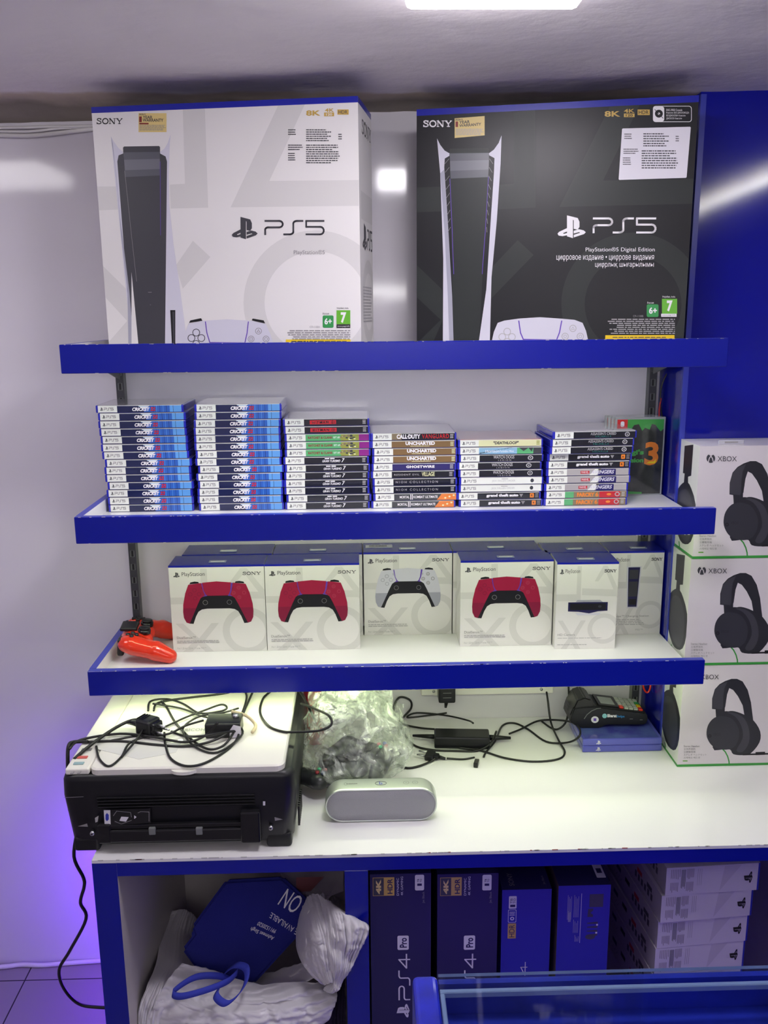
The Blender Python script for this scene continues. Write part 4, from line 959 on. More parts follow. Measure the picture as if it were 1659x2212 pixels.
# power plug on the lid
def oriented(b, P, X, Y=None):
    """matrix with local x along X, z up"""
    X = Vector(X).normalized(); Z = Vector((0, 0, 1)); Yv = Z.cross(X).normalized(); Z = X.cross(Yv)
    M = Matrix((X, Yv, Z)).transposed().to_4x4(); M.translation = P; return M
cab_([(330, 1520, .006), (390, 1530, .003), (440, 1548, .006), (500, 1560, .012), (524, 1585, .006), (470, 1625, .001), (420, 1612, .001), (395, 1575, .006), (430, 1548, .01), (480, 1540, .016), (515, 1530, .01)], LZ, .0021, RUBBER, 'thin black lead tangled between the plug and the adapter block', 'cable')
cab_([(150, 1618, .001), (175, 1598, .003), (260, 1585, .004), (330, 1592, .004), (400, 1603, .003), (445, 1588, .006), (470, 1560, .032)], LZ, .0026, RUBBER, 'black cord lying from the control strip to the adapter block', 'cable')
cab_([(262, 1636, .001), (285, 1610, .004), (300, 1590, .01), (310, 1575, .014)], LZ, .0022, RUBBER, 'short black lead running up to the plug', 'cable')
A = atz(300, 1560, LZ + .020); B = atz(360, 1575, LZ + .020); T = oriented(None, A, B - A)
b = MB(); b.bbox(.004, .042, -.018, .018, -.019, .014, BLACKP, r=.006, seg=3, T=T); b.bbox(.036, .050, -.014, .014, -.016, .010, BLACKG, r=.004, seg=2, T=T)
for dx in (-.006, 0, .006): b.bbox(.012 + dx, .014 + dx, -.012, .012, .0135, .0155, BLACKG, r=.0004, seg=1, T=T)
for dy, r in ((-.009, .0021), (.009, .0021)): b.cyl(T @ Vector((.048, dy, -.006)), T @ Vector((.068, dy, -.006)), r, METAL, 10)
b.cyl(T @ Vector((.048, 0, .004)), T @ Vector((.066, 0, .004)), .0028, METAL, 10)
b.tube([T @ Vector((.006, 0, -.004)), T @ Vector((-.012, 0, -.004)), T @ Vector((-.03, 0, -.006))], .006, BLACKP, 10, rr=[.0075, .006, .0042])
tag(b.build('power_plug'), 'black three-pin power plug lying on the printer lid', 'power plug')
# adapter block on the lid
A = atz(443, 1596, LZ + .0005); B = atz(520, 1594, LZ + .0005)
b = MB(); T = oriented(None, A, B - A); Lb = (B - A).length
b.bbox(0, Lb, 0, .050, 0, .030, BLACKP, r=.003, seg=2, T=T)
b.prism([(.048, -.0006), (.070, -.0006), (.070, .022), (.056, .026), (.048, .014)], -.0004, -.0012, LABELW, 'y', T=T @ Matrix.Translation((0, 0, .002)))
b.cyl(T @ Vector((Lb - .012, .03, .028)), T @ Vector((Lb - .012, .03, .036)), .006, METAL, 12)
tag(b.build('power_adapter'), 'small black adapter block with white label on the printer lid', 'power adapter')

L2 = LZ
cab_([(322, 1560, .02), (290, 1555, .016), (250, 1572, .01), (195, 1610, .004), (160, 1640, -.005)], L2, .0034, RUBBER, 'thick black mains cord running from the plug over the control strip', 'cable')
cab_([(190, 1603, .0), (260, 1601), (340, 1609), (400, 1612), (460, 1600, .004), (510, 1570, .012), (530, 1530, .008), (548, 1490, .002)], L2, .0026, RUBBER, 'black cord sweeping across the lid front and up to the right', 'cable')
cab_([(208, 1612), (215, 1640), (236, 1655), (262, 1635), (280, 1605), (320, 1591), (365, 1585, .006), (400, 1568, .01), (440, 1556, .016)], L2, .0022, RUBBER, 'thin black lead with taped bare end on the printer lid', 'cable')
cab_([(320, 1535, .004), (325, 1515), (360, 1510), (395, 1520), (430, 1540, .004), (470, 1538, .008), (490, 1530, .012), (478, 1522, .012), (440, 1535, .006), (400, 1550, .003), (330, 1580), (240, 1600)], L2, .0022, RUBBER, 'black lead looping behind the plug on the printer lid', 'cable')
cab_([(332, 1535, .004), (342, 1518), (400, 1508), (470, 1500), (520, 1492), (532, 1500), (530, 1520, .004), (515, 1560, .01), (500, 1590, .01), (480, 1612), (450, 1618), (415, 1598), (380, 1562), (360, 1528), (348, 1515)], L2, .0023, RUBBER, 'black lead circling the adapter block on the printer lid', 'cable')
cab_([(355, 1583), (358, 1610), (370, 1640), (405, 1655), (450, 1645), (500, 1612), (512, 1580, .01), (440, 1590, .034), (400, 1590, .003), (370, 1580)], L2, .0024, RUBBER, 'black lead forming the wide front loop on the printer lid', 'cable')
cab_([(500, 1537, .03), (530, 1545, .02), (548, 1560, .006), (552, 1570, .003), (545, 1582, .003)], L2, .0033, mat('masking_tape', (.62, .52, .33), rough=.6), 'taped cord end curling at the right of the adapter block', 'cable')
cab_([(585, 1493, .004), (568, 1510), (562, 1540), (580, 1568), (610, 1580), (640, 1581, .002), (690, 1578, .01), (715, 1566, .02), (712, 1548, .03), (690, 1535, .02), (650, 1520, .002)], L2, .0026, RUBBER, 'black cord loop hanging over the right edge of the printer', 'cable')
cab_([(645, 1490, .002), (655, 1505, .002), (668, 1530, .0), (682, 1560, -.06)], L2, .0026, RUBBER, 'black cord dropping behind the printer towards the red canister', 'cable')
b = MB(); p0 = [atz(x, y, L2 + .004) for x, y in ((148, 1612), (160, 1603), (190, 1602))]
b.tube(smoothpts([p0[2], p0[1], p0[0], Vector((RX0 - .006, 1.62, PT - .02)), Vector((RX0 - .008, 1.60, CZ + .05)), Vector((RX0 + .002, 1.60, CZ + .0))], 6) + [], .0034, RUBBER)
pts = [Vector((RX0 + .004, 1.60, CZ + .0))] + [aty(x, y, 1.60 - .0 + (y - 1850) * .0003) for x, y in ((160, 1850), (180, 1895), (182, 1915), (174, 1950), (186, 1985), (150, 2055), (128, 2095), (138, 2135), (170, 2168), (215, 2176), (260, 2176))]
b = MB(); b.tube(smoothpts([p0[2], p0[1], p0[0], Vector((RX0 - .006, 1.57, PT - .02)), Vector((RX0 - .010, 1.57, CZ + .05)), Vector((RX0 - .004, 1.59, CZ + .01))] + pts[1:], 6), .0036, RUBBER)
tag(b.build('mains_cable'), 'black mains cord hanging down beside the cabinet from the printer', 'cable')

# ------------------------------------------------------------------ red canister behind the bag
b = MB(); q = atz(672, 1640, CZ); cxx, cyy = -.130 + .012, 1.93
prof = [(.0, 0), (.022, 0), (.024, .004), (.024, .135), (.020, .15), (.009, .158), (.009, .170), (.0, .170)]
rows = [[Vector((cxx + r * math.cos(a), cyy + r * math.sin(a), CZ + .0003 + z)) for a in [2 * math.pi * k / 24 for k in range(24)]] for r, z in prof]
b.grid(rows, REDP2, closed=True); tag(b.build('red_canister'), 'red canister standing between printer and plastic bag', 'canister')

# ------------------------------------------------------------------ clear plastic bag with old gamepads inside
def bagmat():
    m = bpy.data.materials.new('clear_polythene'); m.use_nodes = True; nt = m.node_tree; nt.nodes.clear()
    out = nt.nodes.new('ShaderNodeOutputMaterial'); mx = nt.nodes.new('ShaderNodeMixShader'); tr = nt.nodes.new('ShaderNodeBsdfTransparent'); pr_ = nt.nodes.new('ShaderNodeBsdfPrincipled')
    tr.inputs[0].default_value = (.93, .95, .93, 1); pr_.inputs['Base Color'].default_value = (.80, .84, .78, 1); pr_.inputs['Roughness'].default_value = .12; pr_.inputs['Coat Weight'].default_value = 1; pr_.inputs['Coat Roughness'].default_value = .05
    tc = nt.nodes.new('ShaderNodeTexCoord'); n1 = nt.nodes.new('ShaderNodeTexNoise'); n1.inputs['Scale'].default_value = 16; n1.inputs['Detail'].default_value = 5; n1.inputs['Distortion'].default_value = 1.6
    rp = nt.nodes.new('ShaderNodeValToRGB'); rp.color_ramp.elements[0].position = .42; rp.color_ramp.elements[0].color = (.12, .12, .12, 1); rp.color_ramp.elements[1].position = .66; rp.color_ramp.elements[1].color = (.62, .62, .62, 1)
    v = nt.nodes.new('ShaderNodeTexVoronoi'); v.feature = 'DISTANCE_TO_EDGE'; v.inputs['Scale'].default_value = 22
    ad = nt.nodes.new('ShaderNodeMix'); ad.data_type = 'VECTOR'; ad.inputs['Factor'].default_value = .12
    bp = nt.nodes.new('ShaderNodeBump'); bp.inputs['Strength'].default_value = .9; bp.inputs['Distance'].default_value = .012
    nt.links.new(tc.outputs['Object'], n1.inputs['Vector']); nt.links.new(tc.outputs['Object'], ad.inputs['A']); nt.links.new(n1.outputs['Color'], ad.inputs['B']); nt.links.new(ad.outputs['Result'], v.inputs['Vector'])
    nt.links.new(v.outputs['Distance'], bp.inputs['Height']); nt.links.new(bp.outputs[0], pr_.inputs['Normal'])
    nt.links.new(n1.outputs['Fac'], rp.inputs[0]); nt.links.new(rp.outputs[0], mx.inputs[0]); nt.links.new(tr.outputs[0], mx.inputs[1]); nt.links.new(pr_.outputs[0], mx.inputs[2]); nt.links.new(mx.outputs[0], out.inputs[0])
    return m
POLY = bagmat()
BX, BY = -.036, 1.742
def crumple(v, seed, amp, fr=20):
    n = 0
    for k, (f, a) in enumerate(((fr, 1), (fr * 2.1, .5), (fr * 4, .25))):
        n += a * (1 - 2 * abs(noise.noise(Vector((v.x * f + seed, v.y * f, v.z * f + k)))))
    return n * amp
bm = bmesh.new(); bmesh.ops.create_icosphere(bm, subdivisions=6, radius=1)
for v in bm.verts:
    d = v.co.copy(); z = (d.z + 1) / 2
    prof = 1.04 * min(1, math.sin(min(1, z * 1.2 + .46) * math.pi / 2) ** .8) * (1 - .58 * max(0, z - .38) ** 1.1)
    hl = math.hypot(d.x, d.y) or 1; sc = math.sqrt(max(0, 1 - d.z ** 2)) ** .8
    x = d.x / hl * sc * prof * .104; y = d.y / hl * sc * prof * .100
    zz = z * .200
    lean = .012 * z + .012 * math.sin(z * 5)
    p = Vector((x + lean, y + .02 * z, zz)); n = crumple(p, 3.3, .010, 14) + crumple(p, 9, .0035, 50)
    q = Vector((x, y, .25 * (zz - .08))).normalized()
    p += q * n; p.z = max(p.z, .0008); v.co = p + Vector((BX, BY, CZ))
b = MB(); b.frombm(bm, POLY, smooth=False)
# upper loose flaps
for sd, (cx, cz, w_, h_) in enumerate(((-.045, .165, .055, .05), (.035, .17, .075, .045), (.085, .10, .04, .09))):
    rows = []
    for i in range(26):
        row = []
        for j in range(26):
            u, v = j / 25 - .5, i / 25 - .5
            p = Vector((cx + u * w_ * 1.5, .01 + .03 * math.sin(u * 5 + sd) + v * .03, cz + v * h_ * 1.5)); p += Vector((.2, 1, .4)) * crumple(p, sd * 7, .010, 22)
            row.append(p + Vector((BX, BY, CZ)))
        rows.append(row)
    b.grid(rows, POLY, smooth=False)
tag(b.build('clear_plastic_bag'), 'crumpled clear plastic bag behind the silver speaker', 'plastic bag')

def soft(name, bm, m, parent=None, levels=2, label=None, cat=None, T=None):
    if T: bmesh.ops.transform(bm, matrix=T, verts=bm.verts)
    me = bpy.data.meshes.new(name); bm.to_mesh(me); bm.free(); me.materials.append(m)
    for p in me.polygons: p.use_smooth = True
    o = bpy.data.objects.new(name, me); COL.objects.link(o)
    md = o.modifiers.new('remesh', 'REMESH'); md.mode = 'VOXEL'; md.voxel_size = .0018; md.use_smooth_shade = True
    md = o.modifiers.new('smooth', 'SMOOTH'); md.factor = .5; md.iterations = 10
    if parent: o.parent = parent
    if label: tag(o, label, cat)
    return o

# generic gamepad: lofted body with two grips, x across, y towards the player, z up
def pad_loft():
    bm = bmesh.new()
    def ell(c, r, rot=0):
        M = Matrix.Translation(c) @ Matrix.Rotation(rot, 4, 'Z') @ Matrix.Diagonal((*r, 1)); bmesh.ops.create_uvsphere(bm, u_segments=24, v_segments=14, radius=1, matrix=M)
    def limb(a, b_, ra, rb, n=9, fl=.82):
        for k in range(n + 1):
            t = k / n; c = Vector(a).lerp(Vector(b_), t); r = ra + (rb - ra) * t; ell(c, (r, r, r * fl))
    for k in range(9):                                   # flat centre
        x = -.048 + .012 * k; ell((x, -.012, .004), (.016, .031, .019 - .0015 * abs(k - 4) / 4))
    for s_ in (-1, 1):
        ell((s_ * .054, -.016, .004), (.026, .028, .0205)); ell((s_ * .0235, .006, .002), (.020, .021, .018))
        limb((s_ * .056, -.008, .001), (s_ * .067, .036, -.006), .0255, .0225); limb((s_ * .067, .036, -.006), (s_ * .072, .066, -.016), .0225, .0165, 7, .95)
    return bm
def pad_T(loc, rz, rx=0, ry=0): return Matrix.Translation(loc) @ Matrix.Rotation(rz, 4, 'Z') @ Matrix.Rotation(ry, 4, 'Y') @ Matrix.Rotation(rx, 4, 'X')
for loc, rz, rx, lb, side in (((BX - .028, BY - .028, CZ + .036), .5, 0, 'dark grey gamepad showing through the front of the plastic bag', 1), ((BX + .03, BY + .01, CZ + .06), 2.6, .5, 'dark gamepad deeper inside the plastic bag', 0)):
    g = empty('old_gamepad', loc, lb, 'gamepad', 'gamepads inside the plastic bag', rz=rz)
    o = soft('shell', pad_loft(), mat('smoky_plastic', (.03, .032, .035), rough=.3), g); o.scale = (.85, .85, .85)
    for k, c_ in enumerate((mat('btn_pink', (.45, .15, .18), rough=.3), mat('btn_green', (.06, .45, .25), rough=.3), mat('btn_red', (.4, .05, .06), rough=.3), mat('btn_bluish', (.1, .15, .4), rough=.3))):
        b = MB(); a = k * math.pi / 2; x, y = -.040 + .009 * math.cos(a), -.014 + .009 * math.sin(a); b.cyl((x, y, .02), (x, y, .0245), .0042, c_, 12); b.build('action_button', g)
    for sx in (-1, 1):
        b = MB(); b.cyl((.018 * sx, .008, .018), (.018 * sx, .008, .028), .008, BLACKP, 16); b.build('thumbstick', g)

# ------------------------------------------------------------------ silver pill speaker
sp = empty('speaker', (.028, 1.60, CZ), 'silver pill-shaped portable speaker on the worktop', 'speaker')
cx, sw, sh, sd = .0285, .2205, .0705, .046
rad = sh / 2; hw = sw / 2 - rad
def capsule(r, y, zc=CZ + .0005 + rad, n=16):
    P = [Vector((cx + hw + r * math.cos(a), y, zc + r * math.sin(a))) for a in [math.pi / 2 - math.pi * k / n for k in range(n + 1)]]
    P += [Vector((cx - hw + r * math.cos(a), y, zc + r * math.sin(a))) for a in [-math.pi / 2 - math.pi * k / n for k in range(n + 1)]]; return P
y0 = 1.583
b = MB(); b.grid([capsule(r, y) for r, y in ((rad - .0035, y0 + .0015), (rad - .0015, y0), (rad - .0003, y0 + .002), (rad, y0 + .006), (rad, y0 + sd - .006), (rad - .001, y0 + sd - .002), (rad - .004, y0 + sd))], SILVER, closed=True)
c_ = capsule(rad - .004, y0 + sd); b.add(c_, [tuple(range(len(c_)))], SILVER)
def spart(b, n, par=None): o = b.build(n, par or sp, origin=sp.location); o.location = (0, 0, 0); return o
spart(b, 'shell')
b = MB(); gr = GRILLE
nt = gr.node_tree; bs = nt.nodes['Principled BSDF']; tc = nt.nodes.new('ShaderNodeTexCoord'); vo = nt.nodes.new('ShaderNodeTexVoronoi'); vo.inputs['Scale'].default_value = 700; bp = nt.nodes.new('ShaderNodeBump'); bp.inputs['Strength'].default_value = .5; bp.inputs['Distance'].default_value = .001
nt.links.new(tc.outputs['Object'], vo.inputs['Vector']); nt.links.new(vo.outputs['Distance'], bp.inputs['Height']); nt.links.new(bp.outputs[0], bs.inputs['Normal'])
b.grid([capsule(r, y) for r, y in ((rad - .0035, y0 + .0016), (rad - .008, y0 - .0006), (rad * .5, y0 - .0022), (rad * .48, y0 - .0023))], gr, closed=True); c_ = capsule(rad * .48, y0 - .0023); b.add(c_, [tuple(range(len(c_)))], gr); spart(b, 'grille')
zt = CZ + .0005 + sh
b = MB(); yy = y0 + sd * .5
for a0, ln in ((0, 0),): pass
ring = [Vector((cx + .0 + .011 * math.cos(a), yy + .007 * math.sin(a), zt + .0003)) for a in [2 * math.pi * k / 24 for k in range(25)]]
b.tube(ring, .0006, GREYP, 6); spart(b, 'logo_button')
b = MB(); F = Face(b, (0, 0, zt + .0005), (1, 0, 0), (0, 1, 0), 9, 9); F._clip = lambda P: P
F.tx('b', cx - .003, yy - .005, cx + .003, yy + .005, BLUEEDGE); F.lines(cx - .068, yy - .003, cx - .045, yy + .003, 1, GREYP, 2, .05)
F.ring(cx - .066, yy, .006, .0066, GREYP, 90, 270, 10); F.ring(cx + .050, yy, .0052, .0058, GREYP, n=16); F.ring(cx + .068, yy, .0052, .0058, GREYP, n=16)
F.rect((cx + .066, yy - .0004), (cx + .070, yy + .0004), GREYP); F.rect((cx + .048, yy - .0004), (cx + .052, yy + .0004), GREYP)
spart(b, 'control_marks')
cab_([(868, 1600, .03), (868, 1622, .015), (845, 1650, .004), (822, 1670, .012), (815, 1690, .035)], CZ, .0014, RUBBER, 'thin black lead rising from behind the silver speaker', 'cable')

# ------------------------------------------------------------------ power brick and its cords
A = atz(938, 1618, CZ); B = atz(1058, 1620, CZ)
b = MB(); T = oriented(None, A + Vector((0, 0, .0005)), B - A); Lb = (B - A).length
b.bbox(0, Lb, 0, .048, 0, .029, BLACKP, r=.0035, seg=2, T=T)
b.tube([T @ Vector((Lb - .002, .03, .015)), T @ Vector((Lb + .02, .032, .014)), T @ Vector((Lb + .05, .036, .012))], .005, BLACKP, 10, rr=[.007, .006, .0035])
b.tube([T @ Vector((.002, .028, .016)), T @ Vector((-.018, .034, .014)), T @ Vector((-.05, .040, .012))], .005, BLACKP, 10, rr=[.006, .005, .003])
tag(b.build('power_brick'), 'black laptop power brick lying on the worktop', 'power adapter')
C = 'cable'; K = RUBBER
cab_([(938, 1575, .012), (905, 1572, .006), (868, 1562, .004), (850, 1535, .03), (862, 1507, .05), (885, 1512, .04), (888, 1530, .02), (868, 1555, .006), (870, 1580), (895, 1610), (935, 1620), (985, 1622), (1030, 1622), (1060, 1605, .012), (1072, 1580, .02)], CZ, .0026, K, 'black cord making the tall loop beside the plastic bag', C)
cab_([(965, 1540, .02), (930, 1545, .006), (880, 1550, .004), (900, 1540, .006), (960, 1545, .01), (1010, 1556, .02), (1022, 1562, .032)], CZ, .0022, K, 'black adapter lead running behind the power brick', C)
cab_([(1100, 1585, .006), (1125, 1575, .003), (1160, 1558, .003), (1195, 1555, .012), (1235, 1560, .035), (1252, 1575, .042), (1250, 1592, .036), (1225, 1604, .006), (1180, 1602), (1140, 1575), (1110, 1562), (1085, 1568), (1070, 1600, .006), (1050, 1625), (1045, 1635)], CZ, .0024, K, 'black cord looping onto the blue cases from the power brick', C)
cab_([(1178, 1480, .07), (1183, 1510, .06), (1190, 1560, .014), (1207, 1600, .004), (1220, 1625), (1205, 1640), (1150, 1645), (1090, 1637), (1040, 1622), (990, 1615, .002)], CZ, .0024, K, 'black cord dropping from the wall and looping along the worktop', C)
cab_([(1228, 1480, .07), (1229, 1525, .05), (1222, 1560, .02), (1205, 1575, .004), (1190, 1572), (1170, 1558, .0)], CZ, .0024, K, 'black cord hanging from the shelf beside the card terminal', C)
cab_([(940, 1638, .004), (930, 1645), (905, 1655), (880, 1659), (858, 1652)], CZ, .0026, K, 'black cord curving from the flat plug towards the plastic bag', C)
cab_([(965, 1638, .002), (1000, 1640), (1025, 1636)], CZ, .0022, K, 'short black cord between the flat plug and the small connector', C)
A = atz(920, 1630, CZ + .008); B = atz(968, 1638, CZ + .006); T = oriented(None, A, B - A)
b = MB(); b.bbox(0, .020, -.016, .014, -.0065, .0065, BLACKP, r=.003, seg=2, T=T); b.bbox(.018, .030, -.009, .009, -.005, .005, BLACKP, r=.003, seg=2, T=T); b.tube([T @ Vector((.028, 0, 0)), T @ Vector((.045, 0, -.002))], .004, BLACKP, 8, rr=[.0045, .0028])
for dy in (-.009,  .009): b.cyl(T @ Vector((0, dy, 0)), T @ Vector((-.019, dy + .003, 0)), .0021, METAL, 8)
tag(b.build('flat_plug'), 'flat black two-pin plug lying in front of the power brick', 'power plug')
A = atz(1028, 1652, CZ + .006); B = atz(1034, 1634, CZ + .006); T = oriented(None, A, B - A)
b = MB(); b.bbox(-.004, .018, -.005, .005, -.0055, .0055, BLACKG, r=.0015, seg=2, T=T); b.cyl(T @ Vector((.018, 0, 0)), T @ Vector((.026, 0, 0)), .003, IVORY, 10)
tag(b.build('charger_connector'), 'small black angled connector with pale tip on the worktop', 'connector')

# ------------------------------------------------------------------ two blue cases and card terminal
b = MB(); b.bbox(0, .181, 0, .140, 0, .0158, CASELB, r=.002, seg=2)
cA = b.build('blue_game_case')
b = MB(); F = Face(b, (.006, .004, .0159), (1, 0, 0), (0, 1, 0), .17, .13); F.raw([(0, 0), (.168, 0), (.168, .13), (0, .13)], mat('case_cover_blue', (.05, .055, .33), rough=.12, coat=.8, vary=.5, vscale=20, col2=(.09, .13, .42))); b.build('cover_art', cA)
b = MB(); F = Face(b, (.004, -.0003, .002), (1, 0, 0), (0, 0, 1), .173, .012); F.raw([(0, 0), (.173, 0), (.173, .012), (0, .012)], CASELB); F.lay(); F.pslogo(.026, .001, .038, .011, LAV); b.build('spine_print', cA)
q = atz(1258, 1626, CZ)
cA.location = (q.x, q.y, CZ + .0004); tag(cA, 'translucent blue game case lying on the worktop, lower of two', 'game case', 'blue game cases under the card terminal')
copy_tree(cA, (q.x, q.y, CZ + .0166), 'translucent blue game case directly beneath the card terminal')
casez = CZ + .0166 + .0160
tm = empty('card_terminal', (q.x + .06, q.y + .07, casez), 'black card payment terminal resting on two blue game cases', 'card terminal')
def tpart(b, n, par=None): o = b.build(n, par or tm, origin=tm.location); o.location = (0, 0, 0); return o
YT = q.y + .052; ln = Vector
def tq(px, py): p = aty(px, py, YT); return (p.x, p.z)
side = [tq(*p) for p in ((1231, 1560), (1234, 1545), (1240, 1530), (1262, 1527), (1285, 1526), (1395, 1539), (1400, 1548), (1399, 1560), (1394, 1566), (1310, 1566), (1296, 1573), (1256, 1573), (1249, 1570))]
mz = min(s_[1] for s_ in side); side = [(x, z - mz + casez + .0006) for x, z in side]; dzt = -mz + casez + .0006
bm = bmesh.new(); wT = .072
va = [bm.verts.new((x, YT, z)) for x, z in side]; vb = [bm.verts.new((x, YT + wT, z)) for x, z in side]
n_ = len(side); bm.faces.new(va); bm.faces.new(vb[::-1])
for i in range(n_): bm.faces.new((va[i], vb[i], vb[(i + 1) % n_], va[(i + 1) % n_]))
# raise the printer hood on the left end
bmesh.ops.recalc_face_normals(bm, faces=bm.faces); bmesh.ops.bevel(bm, geom=bm.edges[:], offset=.0025, segments=2, affect='EDGES')
b = MB(); b.frombm(bm, BLACKP); tpart(b, 'body')
xL = side[0][0]; zT = side[5][1]; zH = side[3][1]
hood = [(xL, side[1][1] - .004), (xL + .004, side[1][1] + .008), (xL + .016, zH + .016), (xL + .034, zH + .022), (xL + .050, zH + .016), (xL + .058, zH - .003), (xL + .03, zH - .006)]
bm = bmesh.new(); va = [bm.verts.new((x, YT + .003, z)) for x, z in hood]; vb = [bm.verts.new((x, YT + wT - .003, z)) for x, z in hood]; n_ = len(hood); bm.faces.new(va); bm.faces.new(vb[::-1])
for i in range(n_): bm.faces.new((va[i], vb[i], vb[(i + 1) % n_], va[(i + 1) % n_]))
bmesh.ops.recalc_face_normals(bm, faces=bm.faces); bmesh.ops.bevel(bm, geom=bm.edges[:], offset=.003, segments=2, affect='EDGES')
b = MB(); b.frombm(bm, BLACKG); tpart(b, 'printer_hood')
# sloping top face: from hood to the far end
xa, za = side[4]; xb2, zb3 = side[5]
def topT(u, v, h=0):
    t = Vector((xb2 - xa, 0, zb3 - za)); n = Vector((-t.z, 0, t.x)).normalized(); return Vector((xa, YT, za)) + t * u + Vector((0, v, 0)) + n * h
def slab(b, u0, u1, v0, v1, h0, h1, m):
    P = [topT(u, v, h) for h in (h0, h1) for v in (v0, v1) for u in (u0, u1)]
    b.add(P, [(0, 2, 3, 1), (4, 5, 7, 6), (0, 1, 5, 4), (2, 6, 7, 3), (0, 4, 6, 2), (1, 3, 7, 5)], m)
b = MB(); slab(b, .08, .48, .008, .064, 0, .004, BLACKG); slab(b, .14, .42, .014, .052, .004, .0044, mat('lcd_grey', (.30, .32, .31), rough=.15)); tpart(b, 'display')
keym = mat('key_grey', (.42, .45, .40), rough=.5)
for r_ in range(5):
    for c2 in range(4):
        cm_ = keym
        if c2 == 3 or r_ == 4: cm_ = {0: REDP, 1: YEL, 2: GREEN6, 3: keym, 4: keym}.get(c2 if r_ == 4 else 9, keym)
        if r_ == 0 and c2 == 0: cm_ = REDP
        b = MB(); u0 = .50 + r_ * .095; v0 = .007 + c2 * .0150; slab(b, u0, u0 + .075, v0, v0 + .0115, 0, .0035, cm_); tpart(b, 'key')
b = MB(); F = Face(b, (0, YT - .0006, 0), (1, 0, 0), (0, 0, 1), 9, 9); F._clip = lambda P: P
def tp(px, py): x, z = tq(px, py); return (x, z + dzt)
F.T = lambda p: tp(*p)
F.ell(1285, 1554, 8.2, 7.2, LABELW, 20); F.ell(1306, 1546, 5.2, 5, mat('sticker_aqua', (.25, .55, .58), rough=.4), 18)
F.lay(); F.rect((1282, 1557), (1288, 1551), MATS['ink_violet_line']); F.tx('Bharat', 1312, 1549, 1332, 1542, INKW, bold=.04); F.tx('Swipe', 1332, 1551, 1349, 1544, mat('ink_cyan_blue', (.02, .16, .40), rough=.4), bold=.04)
F.rect((1360, 1553), (1367, 1552), INKG); F.rect((1382, 1555), (1388, 1554), INKG)
F.stroke([(1262, 1552), (1268, 1543), (1278, 1535), (1290, 1530), (1297, 1529)], 1.6, GREYP)
tpart(b, 'side_sticker')

# ------------------------------------------------------------------ red gamepad on the lowest shelf
gp_loc = Vector((-.487, 1.868, S3 + .0345))
# local x across the grips, local +y towards the player (grip ends)
GT = pad_T(gp_loc, math.radians(-84), 0, 0)
gp = empty('red_gamepad', gp_loc, 'glossy red gamepad with black sticks on the lowest shelf', 'gamepad')
gp.matrix_world = GT @ Matrix.Rotation(math.radians(-4), 4, 'X')
soft('shell', pad_loft(), REDP, gp)
def lp(b, n): return b.build(n, gp)
b = MB(); b.bbox(-.024, .024, -.044, -.008, .020, .0285, BLACKP, r=.003, seg=3); lp(b, 'touchpad')
for sx in (-1, 1):
    b = MB(); b.cyl((sx * .0235, .008, .018), (sx * .0235, .008, .027), .0085, BLACKP, 20); b.tube([(sx * .0235, .008, .027), (sx * .0235, .008, .0280), (sx * .0235, .008, .0305), (sx * .0235, .008, .0315)], .01, BLACKP, 24, rr=[.0105, .0118, .0118, .0100]); b.cyl((sx * .0235, .008, .0172), (sx * .0235, .008, .0262), .0135, BLACKG, 24); lp(b, 'thumbstick')
    b = MB(); b.bbox(sx * .052 - .012, sx * .052 + .012, -.043, -.030, .007, .017, BLACKP, r=.004, seg=3); lp(b, 'shoulder_button')
    b = MB(); b.bbox(sx * .052 - .011, sx * .052 + .011, -.044, -.030, -.022, .004, BLACKP, r=.005, seg=3); lp(b, 'trigger')
for dx, dy in ((0, -.009), (0, .009), (-.009, 0), (.009, 0)):
    b = MB(); b.cyl((.0515 + dx, -.014 + dy, .018), (.0515 + dx, -.014 + dy, .0265), .0044, BLACKP, 16); lp(b, 'action_button')
b = MB()
for dx, dy, a, c2 in ((0, -.0085, .0042, .006), (0, .0085, .0042, .006), (-.0085, 0, .006, .0042), (.0085, 0, .006, .0042)): b.bbox(-.0515 + dx - a, -.0515 + dx + a, -.014 + dy - c2, -.014 + dy + c2, .020, .0268, BLACKP, r=.0015, seg=2)
lp(b, 'direction_pad')

# ------------------------------------------------------------------ inside the cabinet, right bay: console cartons
def upright(label, quad, y, dep, zb, m, mt, draw, name='console_carton', group=None, ms=None, tiltr=0):
    """quad: px of top-left, top-right corner of the front; bottom at zb"""
    A = aty(*quad[0], y); Bq = aty(*quad[1], y)
    w = Bq.x - A.x; h = max(A.z, Bq.z) - zb
    b = MB(); b.box(0, w, 0, dep, 0, h, m, dict(top=mt or m, left=ms or m, right=ms or m))
    F = Face(b, (0, 0, 0), (1, 0, 0), (0, 0, 1), w, h); draw(F, w, h, A)
    o = b.build(name); o.location = (A.x, y, zb); o.rotation_euler = (0, tiltr, 0)
    tag(o, label, 'carton', group); return o
BZ = .071
def rot_text(F, s_, x0, x1, z0, z1, m, **k):
    """letters turned a quarter left: reading upwards, letter tops to the left"""
    F.text(s_, (x1, z0), (x1, z1), (x0, z0), m, **k)
